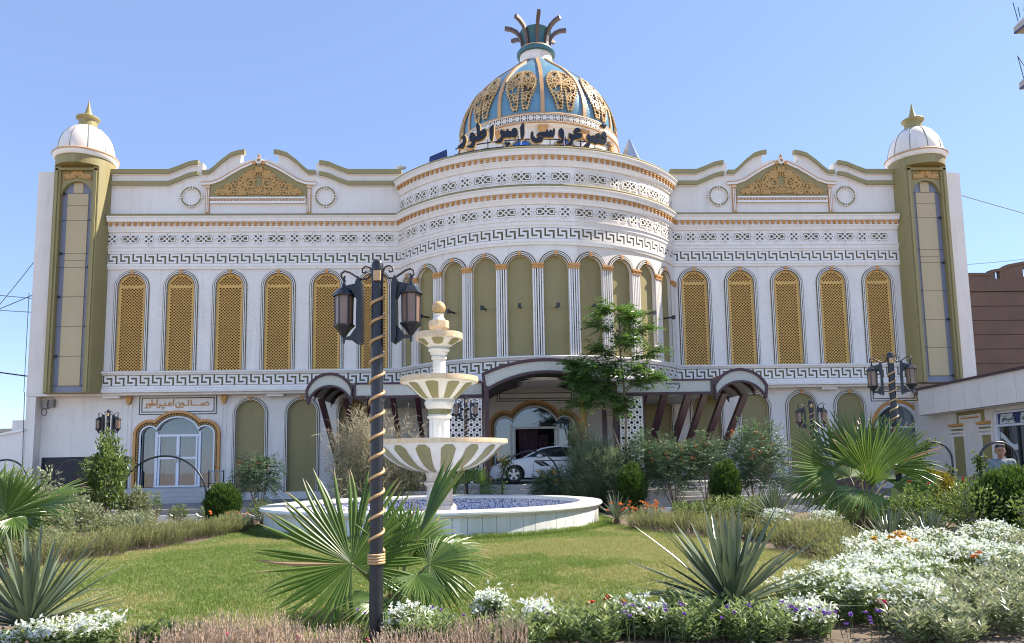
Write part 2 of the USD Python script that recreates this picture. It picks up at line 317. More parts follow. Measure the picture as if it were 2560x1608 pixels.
part(pb, 'block', bx(4.1, 6.3, -6.75, -6.15, 0.0, 0.62), 'white_paint'); part(pb, 'coping', bx(4.05, 6.35, -6.8, -6.1, 0.62, 0.69), 'white_trim')
for k, (yy, w) in enumerate([(-2.6, 0.10), (-3.9, 0.12), (-5.2, 0.10)]):
    structure('paving_band', bx(-19, -4.3, yy-w, yy, ZP, ZP+0.004), 'concrete')

# ------------------------------------------------------------------ the wedding palace
B = thing('palace', 'white and olive wedding palace with a bowed middle, blue dome and two domed corner towers', 'building', loc=(0, 0, 0))
W0 = wall_T(0.0); WG = wall_T(0.5)
ZA = 12.45                                              # top of the main cornice
# arched windows of the wings
WINS = [-14.85+2.05*i for i in range(6)]; WINS[5] = -4.62
WINR = [9.29+2.05*i for i in range(5)]
HW, WZ0, WZS = 0.565, 5.74, 9.33
def parapet(c, e0, e1):
    """outline of a wing's curved gable about c, from the wing's end e0 to e1"""
    half = [(0.0, 15.0), (0.35, 14.99), (0.82, 14.84), (0.82, 15.30), (1.2, 15.18), (1.61, 14.86), (1.93, 14.55), (2.13, 14.40), (2.43, 14.40), (2.43, 14.84), (2.60, 14.86), (3.02, 14.78), (3.43, 14.60), (3.84, 14.44)]
    right = [(c+x, z) for x, z in half]+[(e1, 14.40)]; left = [(c-x, z) for x, z in half[1:]]+[(e0, 14.40)]
    return left[::-1]+right
def wing(e0, e1, c, wins):
    body = Polygon([(e0, ZG), (e1, ZG), (e1, 14.0)]+parapet(c, e0, e1)[::-1][0:]+[(e0, 14.0)]).buffer(0)
    for x in wins: body = body.difference(arch(x, HW, WZ0, WZS))
    w = part(B, 'wall', ext(body, -0.38, 0.0, W0), 'white_paint')
    return w
wing(WL0-0.05, WL1+0.3, -9.62, WINS); wing(WR0-0.3, WR1+0.05, 13.42, WINR)
part(B, 'side_wall', bx(-19.0, WL0, 0.02, 18, ZG, 14.45), 'white_paint'); part(B, 'side_wall', bx(WR1, 21.65, 0.02, 18, ZG, 14.4), 'white_paint')
part(B, 'main_block', [bx(WL0+0.02, WR1-0.02, 0.62, 17.9, ZG+0.02, 13.9)], 'white_paint')
part(B, 'soffit', [bx(-19, 21.65, 0.01, 0.62, ZG-0.1, ZG-0.004)], 'white_paint')
# lattice
lat = arch(0, HW-0.01, WZ0, WZS).difference(sbox(-1, 9.33, 1, 9.365).buffer(0))
frame_in = arch(0, HW-0.035, WZ0, WZS)
holes = []
dx, dz = 0.138, 0.064
hole = Polygon([(0, -0.042), (0.030, -0.016), (0.050, 0.018), (0.026, 0.036), (0, 0.042), (-0.026, 0.036), (-0.050, 0.018), (-0.030, -0.016)])
for r in range(70):
    for q in range(-5, 6):
        x, z = (q+0.5*(r % 2))*dx, WZ0+0.06+r*dz
        h = affinity.translate(hole, x, z)
        if abs(z-9.345) > 0.055 and frame_in.contains(h): holes.append(h)
latp = arch(0, HW-0.004, WZ0, WZS); latp = Polygon(latp.exterior.coords, [h.exterior.coords for h in holes])
lm = trimesh.creation.extrude_polygon(latp, 0.035, engine='earcut')
def lattice_at(x): v = np.array(lm.vertices); return tm(W0(v[:, 0]+x, v[:, 1], v[:, 2]-0.075), lm.faces)
def frame_of(c, hw, z0, zs, T, bend=0.0, w=0.168):
    """dark field and the two white mouldings round an opening"""
    cut = (lambda g: strips(g, bend)) if bend else (lambda g: g)
    bot = sbox(c-9, z0-9, c+9, z0)
    ring = lambda a, b: arch(c, hw, z0-1, zs, b).difference(arch(c, hw, z0-2, zs, a)).difference(bot)
    return ext(cut(ring(0.0, w)), 0.0, 0.022, T), ext(cut(unary_union([ring(0.034, 0.062), ring(0.102, 0.132)])), 0.022, 0.055, T)
def keystone(c, zt, T): return cat_([ext(Polygon([(c-0.045, zt-0.005), (c+0.045, zt-0.005), (c+0.068, zt+0.165), (c-0.068, zt+0.165)]), 0.02, 0.075, T)])
for x in WINS+WINR:
    wn = part(B, 'lattice_window', lattice_at(x), 'gold_lattice')
    a, b = frame_of(x, HW, WZ0, WZS, W0)
    part(wn, 'backing', ext(arch(x, HW+0.01, WZ0, WZS), -0.15, -0.12, W0), 'lattice_back')
    part(wn, 'frame', a, 'dark_olive'); part(wn, 'moulding', b, 'white_trim'); part(wn, 'keystone', keystone(x, WZS+HW, W0), 'gold_paint')

# cornices, friezes and key bands, each run along the wings and round the bow
CORN = [(0, 11.72), (0.10, 11.72), (0.12, 11.82), (0.19, 11.90), (0.19, 11.94), (0.17, 11.95), (0.17, 12.10), (0.27, 12.12), (0.31, 12.2), (0.31, 12.25), (0.37, 12.31), (0.37, 12.34), (0, 12.34)]
CAPB = [(0, 12.34), (0.35, 12.34), (0.36, 12.40), (0.30, 12.455), (0, 12.455)]
MID = [(0, 10.78), (0.05, 10.78), (0.06, 10.87), (0.09, 10.89), (0.09, 11.02), (0.13, 11.04), (0.13, 11.075), (0, 11.075)]
UND = [(0, 10.10), (0.05, 10.10), (0.07, 10.2), (0.09, 10.22), (0.09, 10.33), (0, 10.33)]
LEDGE = [(0, 5.56), (0.10, 5.56), (0.12, 5.6), (0.20, 5.66), (0.20, 5.70), (0.1, 5.735), (0, 5.735)]
FOOT = [(-0.1, ZG), (0.14, ZG), (0.16, 4.9), (0.12, 4.92), (0.12, 4.99), (0.08, 5.02), (0.08, 5.10), (-0.1, 5.10)]
SB = np.linspace(-DA*DR*0.992, DA*DR*0.992, 97)
D0 = drum_T(DR)
def medallion_star(c, z):
    o = 0.185; L = [[(c-o, z-o*.93), (c+o, z-o*.93), (c+o, z+o*.93), (c-o, z+o*.93), (c-o, z-o*.93)], [(c-.10, z), (c, z+.10), (c+.10, z), (c, z-.10), (c-.10, z)],
                    [(c-.10, z), (c-.16, z+.055)], [(c-.10, z), (c-.16, z-.055)], [(c+.10, z), (c+.16, z+.055)], [(c+.10, z), (c+.16, z-.055)],
                    [(c, z+.10), (c+.06, z+.16)], [(c, z+.10), (c-.06, z+.16)], [(c, z-.10), (c+.06, z-.16)], [(c, z-.10), (c-.06, z-.16)]]
    g = [lines(L, 0.046)]; fill = [sbox(c-o, z-o*.93, c+o, z+o*.93)]
    for a, b in ((c-.205, z), (c+.205, z), (c, z+.195), (c, z-.195)):
        d = Polygon([(a-.06, b), (a, b+.06), (a+.06, b), (a, b-.06)]); g.append(d.exterior.buffer(0.022)); fill.append(d)
        g = [unary_union(g).difference(Polygon([(a-.034, b), (a, b+.034), (a+.034, b), (a, b-.034)]))]
    return unary_union(g), unary_union(fill)
def medallion_hex(c, z):
    o = Polygon([(c-.38, z+.165), (c+.38, z+.165), (c+.38, z+.06), (c+.45, z), (c+.38, z-.06), (c+.38, z-.165), (c-.38, z-.165), (c-.38, z-.06), (c-.45, z), (c-.38, z+.06)])
    L = [list(o.exterior.coords), [(c-.10, z), (c, z+.10), (c+.10, z), (c, z-.10), (c-.10, z)]]
    for s in (-1, 1):
        L.append([(c+s*.10, z), (c+s*.19, z+.09), (c+s*.315, z+.09), (c+s*.315, z+.03), (c+s*.35, z), (c+s*.315, z-.03), (c+s*.315, z-.09), (c+s*.19, z-.09), (c+s*.10, z)])
        L += [[(c, z+.10), (c+s*.065, z+.165)], [(c, z-.10), (c+s*.065, z-.165)]]
    g = lines(L, 0.042); fill = [o]
    for b in (z+.195, z-.195):
        d = Polygon([(c-.06, b), (c, b+.06), (c+.06, b), (c, b-.06)]); g = unary_union([g, d.exterior.buffer(0.022)]).difference(Polygon([(c-.034, b), (c, b+.034), (c+.034, b), (c, b-.034)])); fill.append(d)
    return g, unary_union(fill)
def shift(prof, dz): return [(d, z+dz) for d, z in prof]
def cornice(parent, ss, T, dz, bend):
    c = part(parent, 'cornice', sweep(shift(CORN, dz), ss, T), 'white_trim', 30)
    part(c, 'capping', sweep(shift(CAPB, dz), ss, T), 'olive_paint', 30)
    n = max(1, int(round((ss[-1]-ss[0])/0.254)))
    for i in range(n):
        s = ss[0]+(i+0.5)*(ss[-1]-ss[0])/n
        part(c, 'dentil', cat_([ext(sbox(s-.062, 12.03+dz, s+.062, 12.10+dz), 0.165, 0.255, T), ext(sbox(s-.054, 11.955+dz, s+.054, 12.028+dz), 0.165, 0.235, T)]), 'gold_paint')
def frieze(parent, ss, T, z, s0, flip, field):
    f = part(parent, 'frieze', sweep([(0, field[0]), (0.05, field[0]), (0.05, field[1]), (0, field[1])], ss, T), 'white_trim', 30)
    k = 0; s = s0
    while s < ss[-1]-0.1:
        star = (k+flip) % 2 == 0; g, fill = (medallion_star if star else medallion_hex)(s, z); clip = sbox(ss[0], z-1, ss[-1], z+1)
        g, fill = g.intersection(clip), fill.intersection(clip)
        if g.area > 0.02:
            m = part(f, 'medallion', ext(g, 0.05, 0.085, T), 'white_trim'); part(f, 'medallion_inlay', ext(fill, 0.05, 0.056, T), 'dark_olive')
        k += 1; s += 0.77
def keyband(parent, ss, T, z0, z1, s0):
    h = z1-z0; b = part(parent, 'key_band', sweep([(0, z0), (0.03, z0), (0.03, z1), (0, z1)], ss, T), 'dark_olive', 30)
    n = int(round((ss[-1]-ss[0])/0.503)); p = (ss[-1]-ss[0])/n; key = []; q = p/0.49
    whole = sbox(0, z0+0.022, p, z1-0.022)
    A = unary_union([sbox(.008*q, z0+.22*h, .078*q, z1), sbox(.008*q, z0+.22*h, .24*q, z0+.385*h)]); Bq = unary_union([sbox(.327*q, z0, .403*q, z0+.775*h), sbox(.163*q, z0+.61*h, .403*q, z0+.775*h)])
    unit = whole.difference(A).difference(Bq)
    for i in range(n): part(b, 'key', ext(affinity.translate(unit, ss[0]+i*p, 0), 0.03, 0.062, T), 'white_trim')
for (e0, e1, T, m0, fl) in ((WL0, WL1+0.25, W0, -15.74, 0), (WR0-0.2, WR1, W0, 8.43, 1), (SB[0], SB[-1], D0, SB[0]+0.2, 0)):
    bow = T is D0; ss = SB if bow else np.array([e0, e1])
    cornice(B, ss, T, 0, bow); frieze(B, ss, T, 11.42, m0, fl, (11.075, 11.72))
    part(B, 'moulding', sweep(MID, ss, T), 'white_trim', 30); part(B, 'moulding', sweep(UND, ss, T), 'white_trim', 30)
    keyband(B, ss, T, 10.33, 10.78, 0); part(B, 'sill', sweep(LEDGE, ss, T), 'white_trim', 30); keyband(B, ss, T, 5.10, 5.56, 0)
    part(B, 'base_moulding', sweep(FOOT, ss, T), 'white_trim', 30)
cornice(B, SB, D0, 1.55, True); frieze(B, SB, D0, 12.85, SB[0]+0.05, 1, (12.455, 13.27))

# the bowed middle: arcade
AR0, ARP = math.radians(3.6), math.radians(11.6)
arcs = [(AR0+ARP*k)*DR for k in range(-4, 5)]
AHW, AZS = 0.505, 9.19
dwall = sbox(SB[0], ZG, SB[-1], 10.34)
small = (arcs[0]-ARP*DR*0.90, 0.36)
for s in arcs: dwall = dwall.difference(arch(s, AHW, WZ0, AZS))
dwall = dwall.difference(arch(small[0], small[1], WZ0, AZS))
part(B, 'bowed_wall', [ext(strips(dwall, 0.14), -0.3, 0.0, D0), ext(strips(sbox(SB[0], 10.3, SB[-1], 14.0), 0.3), -0.3, 0.0, D0)], 'white_paint')
for k, (s, hw) in enumerate([small]+[(a, AHW) for a in arcs]):
    n = part(B, 'niche', ext(strips(arch(s, hw+0.02, WZ0-0.02, AZS), 0.14), -0.2, -0.14, D0), 'olive_paint')
    a, b = frame_of(s, hw, WZ0, AZS, D0, 0.12, 0.185)
    part(n, 'frame', a, 'dark_olive'); part(n, 'moulding', b, 'white_trim'); part(n, 'keystone', keystone(s, AZS+hw, D0), 'gold_paint')
    if k > 0:
        part(n, 'floodlight', cat_([ext(sbox(s-0.03, 7.62, s+0.03, 7.68), -0.14, 0.33, D0), ext(sbox(s-0.055, 7.56, s+0.055, 7.72), 0.25, 0.37, D0)]), 'metal_dark')
mids = [(a+b)/2 for a, b in zip(arcs[:-1], arcs[1:])]+[arcs[-1]+ARP*DR/2, (small[0]+arcs[0])/2]
for s in mids:
    p = part(B, 'pilaster', cat_([ext(sbox(s-.215+.092*q, WZ0, s-.168+.092*q, AZS-0.02), 0.022, 0.075, D0) for q in range(5)]), 'white_trim')
    part(p, 'capital', cat_([ext(sbox(s-.235, AZS+.09, s+.235, AZS+.17), 0.02, 0.14, D0), ext(sbox(s-.21, AZS+.035, s+.21, AZS+.087), 0.02, 0.12, D0), ext(sbox(s-.225, AZS-.03, s+.225, AZS+.032), 0.02, 0.11, D0)]), 'gold_paint')
A = np.linspace(-DA, DA, 60)
part(B, 'bow_soffit', ext(Polygon([(DCX+(DR+0.1)*math.sin(a), -(DCY-(DR+0.1)*math.cos(a))) for a in A]), ZG-0.06, ZG-0.002, lambda s, z, d: np.stack([s, -z, d], -1)), 'white_paint')
part(B, 'bow_roof', ext(Polygon([(DCX+(DR-0.05)*math.sin(a), -(DCY-(DR-0.05)*math.cos(a))) for a in np.linspace(0, 2*PI, 80)[:-1]]), 13.9, 13.99, lambda s, z, d: np.stack([s, -z, d], -1)), 'concrete')

# gables of the wings
def band_path(pts, th, over=0.0):
    """a strip of thickness th hanging below a polyline"""
    p = np.array(pts); return Polygon(np.vstack([p, (p-[0, th])[::-1]]))
def gable(c, e0, e1):
    gb = part(B, 'gable', ext(Polygon([(c-2.06, 13.27), (c+2.06, 13.27), (c+2.06, 13.86), (c+1.64, 14.02), (c+1.21, 14.30), (c+.78, 14.56), (c+.26, 14.80), (c-.26, 14.80), (c-.78, 14.56), (c-1.21, 14.30), (c-1.64, 14.02), (c-2.06, 13.86)]), 0.0, 0.03, W0), 'olive_paint')
    # outline moulding
    up = [(-2.47, 13.92), (-2.05, 13.93), (-1.64, 14.08), (-1.21, 14.36), (-.78, 14.62), (-.26, 14.86)]
    mo, br = [], []
    for s in (1, -1):
        q = [(c+s*x, z) for x, z in up]; mo.append(band_path(q, 0.10)); br.append(band_path([(x, z+0.035) for x, z in q], 0.034))
    part(gb, 'moulding', ext(unary_union(mo), 0.0, 0.10, W0), 'white_trim'); part(gb, 'gold_line', ext(unary_union(br), 0.0, 0.115, W0), 'gold_paint')
    part(gb, 'crest', cat_([ext(Polygon([(c-.10, 14.98), (c, 15.22), (c+.10, 14.98), (c+.2, 14.86), (c-.2, 14.86)]), 0.0, 0.13, W0), ext(Point(c-.2, 14.79).buffer(.07).union(Point(c+.2, 14.79).buffer(.07)), 0, .12, W0)]), 'gold_paint')
    part(gb, 'crest_ring', ext(Point(c, 14.89).buffer(0.145).difference(Point(c, 14.90).buffer(0.075)), 0.0, 0.17, W0), 'white_trim')
    out = Polygon([(c-1.85, 13.40), (c+.02, 13.40), (c+.02, 14.62), (c-.28, 14.60), (c-.75, 14.2), (c-1.35, 13.85), (c-1.85, 13.55)])
    part(gb, 'scroll_ornament', ext(scrollwork(out, 11, 34, 0.045, 0.10, 0.22, mirror=c), 0.03, 0.075, W0), 'gold_relief')
    part(gb, 'cartouche', ext(sbox(c-.14, 14.40, c+.14, 14.58).buffer(0.03), 0.03, 0.10, W0), 'gold_relief')
    for s in (-1, 1):
        x = c+s*2.17
        p = part(gb, 'post', ext(sbox(x-.09, 12.50, x+.09, 13.70), 0.0, 0.05, W0), 'gold_paint')
        part(p, 'flute', cat_([ext(sbox(x+o-.018, 12.60, x+o+.018, 13.62), 0.05, 0.075, W0) for o in (-.035, .035)]), 'white_trim')
        part(p, 'capital', ext(sbox(x-.1, 13.755, x+.1, 13.90), 0.0, 0.09, W0), 'gold_paint'); part(p, 'collar', ext(sbox(x-.1, 13.705, x+.1, 13.752), 0.0, 0.08, W0), 'white_trim')
    sh = part(gb, 'shelf', [ext(sbox(c-2.05, 13.19, c+2.03, 13.262), 0.0, 0.13, W0), ext(sbox(c-2.05, 13.09, c+2.03, 13.186), 0.0, 0.06, W0), ext(sbox(c-2.05, 12.99, c+2.03, 13.086), 0.0, 0.10, W0)], 'white_trim')
    for i in range(29): part(sh, 'shelf_dentil', ext(sbox(c-2.03+.14*i, 13.11, c-1.96+.14*i, 13.165), 0.06, 0.105, W0), 'gold_paint')
    for s in (-1, 1):
        x = c+s*2.87 if True else 0
        r = part(gb, 'wreath', ext(Point(x, 13.30).buffer(.45, 24).difference(Point(x, 13.30).buffer(.37, 24)), 0.0, 0.04, W0), 'olive_paint')
        rim = unary_union([Point(x, 13.30).buffer(.475, 24).difference(Point(x, 13.30).buffer(.45, 24)), Point(x, 13.30).buffer(.37, 24).difference(Point(x, 13.30).buffer(.345, 24))])
        part(r, 'rim', ext(rim, 0.0, 0.055, W0), 'white_trim')
        kk = []
        for a in (0, 90, 180, 270):
            for o in (-.055, .055): kk.append(affinity.rotate(sbox(x+o-.014, 13.30+.33, x+o+.014, 13.30+.50), a, origin=(x, 13.30)))
        for q in kk: part(r, 'clasp', ext(q, 0.0, 0.075, W0), 'white_trim')
    # olive cappings of the curved parapet
    segs = []
    for s in (-1, 1):
        segs.append([(c+s*x, z) for x, z in [(.63, 15.41), (.9, 15.37), (1.2, 15.27), (1.61, 14.95), (1.93, 14.64), (2.13, 14.48), (2.42, 14.48)]])
        e = e1 if s > 0 else e0
        segs.append([(c+s*x, z) for x, z in [(2.60, 14.93), (2.8, 14.90), (3.02, 14.85), (3.43, 14.67), (3.84, 14.51)]]+[(e, 14.51)])
        segs.append([(c+s*x, z) for x, z in [(2.60, 14.42), (2.8, 14.39), (3.02, 14.33), (3.43, 14.14), (3.84, 13.98)]]+[(e, 13.98)])
    for k, g in enumerate(segs):
        th = 0.19
        cp = part(B, 'parapet_capping', ext(band_path(g, th), -0.10 if k % 3 != 2 else 0.0, 0.13, W0), 'olive_paint')
        part(cp, 'lower_line', ext(band_path([(x, z-th-.002) for x, z in g], 0.035), 0.0, 0.07, W0), 'white_trim')
gable(-9.62, WL0, WL1); gable(13.42, WR0, WR1)

# ------------------------------------------------------------------ corner towers
def tower(cx, fl):
    X = lambda x: cx+fl*x
    def TW(y0): return (lambda s, z, d: np.stack([cx+s, y0-d, z], -1))
    R = 1.13; fy = 0.66; fx = math.sqrt(R*R-fy*fy)
    sec = [(R*math.sin(a), R*math.cos(a)) for a in np.linspace(-PI/2, -math.asin(fx/R), 14)]
    plan = lambda y_in: Polygon([(x, y) for x, y in sec]+[(-fx, fy)]+[(fx, fy)]+[(-x, y) for x, y in sec[::-1]])
    flat = lambda s, z, d: np.stack([cx+s, -z, d], -1)          # a plan drawing, second axis towards the street, third axis up
    def pext(g, z0, z1):
        m = ext(g, z0, z1, flat); m.invert(); return m
    full = plan(0); core = full.intersection(sbox(-2, -0.1, 2, 0.42)); cheeks = full.difference(sbox(-.65, 0.42, .65, 2)).difference(core)
    t = part(B, 'tower', [pext(core, ZG-0.02, 14.42), pext(cheeks, ZG-0.02, 14.42), pext(Polygon([(R*math.cos(a), R*math.sin(a)) for a in np.linspace(0, 2*PI, 49)[:-1]]), 14.42, 14.82)], 'olive_paint')
    T = TW(-0.42)
    top = sbox(-.65, 13.2, .65, 14.42).difference(arch(0, .60, 12.0, 13.18))
    part(t, 'arch_panel', ext(top, 0.0, 0.17, T), 'olive_paint')
    part(t, 'outer_moulding', [ext(sbox(s*.80-.05, ZG, s*.80+.05, 14.30), 0.24, 0.30, T) for s in (-1, 1)]+[ext(sbox(-.85, 14.22, .85, 14.32), 0.24, 0.30, T)], 'olive_paint')
    orn = Polygon([(-.55, 13.86), (0.02, 13.95), (0.02, 14.2), (-.3, 14.16), (-.55, 14.0)])
    part(t, 'scroll_ornament', ext(scrollwork(orn, 5, 12, 0.035, 0.05, 0.12, mirror=0), 0.17, 0.21, T), 'gold_relief')
    part(t, 'grey_panel', ext(unary_union([sbox(-.65, ZG, .65, 13.2), arch(0, .62, 12.5, 13.18)]), 0.0, 0.02, T), 'grey_board')
    js = [5.10, 6.33, 7.57, 8.83, 10.09, 10.38, 10.68, 12.12, 12.76, 13.28]
    for z0, z1 in zip(js[:-1], js[1:]): part(t, 'cladding_board', ext(sbox(-.43, z0+.010, .43, z1-.010), 0.02, 0.05, T), 'tan_board')
    part(t, 'cladding_board', ext(sbox(-.20, 13.30, .20, 13.76), 0.02, 0.05, T), 'tan_board')
    for i, z in enumerate([5.10, 6.33, 7.57, 8.83, 10.09, 10.68, 12.12, 13.28]):
        part(t, 'joint_strip', ext(sbox(-.64, z-.010, .64, z+.010), 0.02, 0.035, T), 'shadow_line'); part(t, 'spot', ext(sbox((-.6 if i % 2 else .54), z-.04, (-.54 if i % 2 else .6), z+.04), 0.035, 0.13, T), 'metal_dark')
    part(t, 'ring', rev([(0, 14.80), (1.16, 14.80), (1.20, 14.84), (1.25, 14.93), (1.25, 14.98), (0, 14.98)], 56, (cx, 0, 0)), 'white_trim', 30)
    part(t, 'gold_ring', rev([(0, 14.98), (1.275, 14.98), (1.285, 15.02), (1.25, 15.06), (1.15, 15.08), (0, 15.08)], 56, (cx, 0, 0)), 'dome_gold', 30)
    th = np.linspace(0, PI/2*.88, 14); dome = [(1.12*math.cos(a)**.92, 15.08+1.40*math.sin(a)) for a in th]
    d = part(t, 'cupola', rev(dome+[(0, dome[-1][1])], 60, (cx, 0, 0)), 'white_paint', 40)
    for k in range(10):
        a = 2*PI*(k+.35)/10
        part(d, 'seam', tube([(cx+(r+.004)*math.cos(a), (r+.004)*math.sin(a), z) for r, z in dome], 0.013, 5), 'shadow_line')
    part(t, 'neck', rev([(0.36, 16.3), (.36, 16.72), (.40, 16.75), (.46, 16.78), (.47, 16.83), (.44, 16.87), (0, 16.87)], 40, (cx, 0, 0)), 'olive_paint', 30)
    part(t, 'finial', rev([(.23, 16.86), (.19, 16.95), (.12, 17.15), (.06, 17.4), (.012, 17.66), (0, 17.68)], 24, (cx, 0, 0)), 'olive_paint', 40)
tower(-17.02, 1); tower(19.66, -1)

# ------------------------------------------------------------------ dome
DX, DY = 2.85, 3.6
dm = part(B, 'dome_drum', rev([(3.72, 13.9), (3.72, 16.60)], 96, (DX, DY, 0)), 'white_paint', 30)
part(B, 'dome_ring', rev([(3.72, 16.46), (3.80, 16.47), (3.93, 16.55)], 96, (DX, DY, 0)), 'white_trim', 30)
part(B, 'dome_ring', rev([(3.90, 16.545), (3.99, 16.55), (4.0, 16.60), (3.97, 16.625), (3.90, 16.63)], 96, (DX, DY, 0)), 'dome_gold', 30)
part(B, 'dome_ring', rev([(3.88, 16.97), (3.93, 16.97), (3.95, 17.01), (3.92, 17.06), (3.7, 17.09)], 96, (DX, DY, 0)), 'dome_gold', 30)
DT = drum_T(3.9, DX, DY); P = 0.30
tiles = []
nst = int(2*PI*3.9/P)
for k in range(nst):
    s = -PI*3.9+(k+.5)*2*PI*3.9/nst
    if abs(s) > 1.9*3.9: continue
    L = [[(s-P/2, 16.64), (s-P/2, 16.96)]]+[[(s, 16.80), (s+.15*math.cos(a), 16.80+.15*math.sin(a))] for a in np.radians([0, 60, 120, 180, 240, 300])]+[[(s+.085*math.cos(a), 16.80+.085*math.sin(a)) for a in np.radians([30, 90, 150, 210, 270, 330, 30])]]
    tiles.append(lines(L, 0.03).intersection(sbox(s-P/2-.02, 16.64, s+P/2+.02, 16.96)))
part(B, 'dome_lattice_back', rev([(3.915, 16.63), (3.90, 16.97)], 96, (DX, DY, 0)), 'dark_olive', 30)
lb = part(B, 'dome_lattice', cat_([ext(g, -0.004, 0.03, DT) for g in tiles]+[sweep([(0, 16.63), (.04, 16.63), (.04, 16.65), (0, 16.65)], np.linspace(-1.9*3.9, 1.9*3.9, 90), DT), sweep([(0, 16.95), (.035, 16.95), (.035, 16.97), (0, 16.97)], np.linspace(-1.9*3.9, 1.9*3.9, 90), DT)]), 'white_trim')
DP = np.array([(3.76, 16.95), (3.80, 17.3), (3.77, 17.75), (3.66, 18.2), (3.48, 18.6), (3.23, 19.05), (2.86, 19.5), (2.45, 19.95), (2.0, 20.36), (1.53, 20.74), (1.12, 21.1), (.82, 21.40)])
from scipy.interpolate import CubicSpline
_t = np.linspace(0, 1, len(DP)); _cs = CubicSpline(_t, DP); DPF = _cs(np.linspace(0, 1, 34))
def dome_T(off): 
    L = np.r_[0, np.cumsum(np.linalg.norm(np.diff(DPF, axis=0), axis=1))]
    def T(s, z, d):               # s: fraction of a panel's half width (x mean radius), z: length up the dome
        r = np.interp(z, L, DPF[:, 0]); h = np.interp(z, L, DPF[:, 1]); r2 = np.interp(z+.01, L, DPF[:, 0]); h2 = np.interp(z+.01, L, DPF[:, 1])
        n = np.stack([h2-h, r-r2], -1); n /= np.linalg.norm(n, axis=-1)[..., None]+1e-9
        a = off+s/np.maximum(r, .5); R = r+d*n[..., 0]
        return np.stack([DX+R*np.sin(a), DY-R*np.cos(a), h+d*n[..., 1]], -1)
    return T, L[-1]
NR = 12; a0 = math.radians(-1.0)
outl = Polygon([(-.02, 3.02), (.02, 3.30), (.02, 4.10), (-.28, 4.02), (-.50, 3.62), (-.66, 3.2), (-.68, 2.8), (-.60, 2.3), (-.45, 1.9), (-.36, 1.45), (-.14, 1.45), (-.10, 1.9), (-.10, 2.5)])
outl = affinity.affine_transform(outl, [0.95, 0, 0, .93, 0, -1.02])
wingo = scrollwork(outl, 21, 17, 0.030, 0.09, 0.20, mirror=0.0)
wingo = unary_union([wingo, lines([[(-.63, 1.58), (-.28, 1.73), (0, 1.68)], [(.63, 1.58), (.28, 1.73), (0, 1.68)]], .04),
                     outl.exterior.buffer(.022), affinity.scale(outl, -1, 1, origin=(0, 0)).exterior.buffer(.022)]).simplify(.006)
_sp = []
for sgn_ in (1, -1):
    ring = affinity.scale(outl, sgn_, 1, origin=(0, 0)).exterior
    for d in np.arange(0, ring.length, .16):
        q, q2 = ring.interpolate(d), ring.interpolate(d+.02); tx, tz = q2.x-q.x, q2.y-q.y; l = math.hypot(tx, tz)+1e-9
        for sd in (1, -1): _sp.append(Polygon([(q.x-tx/l*.035, q.y-tz/l*.035), (q.x+tx/l*.035, q.y+tz/l*.035), (q.x+sd*tz/l*.085, q.y-sd*tx/l*.085)]))
wingo = unary_union([wingo]+_sp).simplify(.004); wingb = unary_union([outl.buffer(.01), affinity.scale(outl, -1, 1, origin=(0, 0)).buffer(.01)])
for k in range(NR):
    am = a0+2*PI*(k+.5)/NR
    f, Lm = dome_T(am)
    pa = part(B, 'dome_panel', rev(DPF, 10, (DX, DY, 0), am-PI/2-PI/NR, am-PI/2+PI/NR), 'dome_blue', True)
    vis = min(abs((am+PI) % (2*PI)-PI), 9)
    if vis < 2.0:
        part(pa, 'scroll_ornament', ext(wingo, 0.05, 0.11, f), 'bronze_gold'); part(pa, 'ornament_plate', ext(wingb, 0.012, 0.035, f), 'crown_brown')
    f2, _ = dome_T(a0+2*PI*k/NR)
    zz = np.linspace(0, Lm, 30); rr = np.interp(zz, np.linspace(0, Lm, 34), DPF[:, 0]); w = 0.085+0.0*zz
    v = []
    for z, ww in zip(zz, w):
        for s, d in ((-ww, -.03), (-ww, .07), (ww, .07), (ww, -.03)): v.append(f2(np.array(s), np.array(z), np.array(d)))
    q = []
    for i in range(29):
        for j in range(4): a, b, c, e = i*4+j, i*4+(j+1) % 4, (i+1)*4+(j+1) % 4, (i+1)*4+j; q += [(a, c, b), (a, e, c)]
    part(B, 'dome_rib', tm(v, q), 'dome_gold')
part(B, 'lantern_neck', rev([(.92, 21.28), (.84, 21.38), (.81, 21.42), (.81, 21.88)], 48, (DX, DY, 0)), 'white_paint', 30)
part(B, 'lantern_collar', rev([(.80, 21.86), (.93, 21.88), (.97, 21.95), (.97, 22.02), (.93, 22.08), (.80, 22.12), (0, 22.12)], 48, (DX, DY, 0)), 'teal', 30)
part(B, 'collar_top', rev([(.78, 22.12), (.86, 22.13), (.84, 22.2), (0, 22.2)], 48, (DX, DY, 0)), 'dome_gold', 30)
cr = part(B, 'crown', rev([(.63, 22.18), (.60, 22.4), (.63, 22.7), (.70, 22.95), (.79, 23.13), (.79, 23.17), (.70, 23.17), (.62, 22.95), (.5, 22.7), (0, 22.7)], 48, (DX, DY, 0)), 'teal', 30)
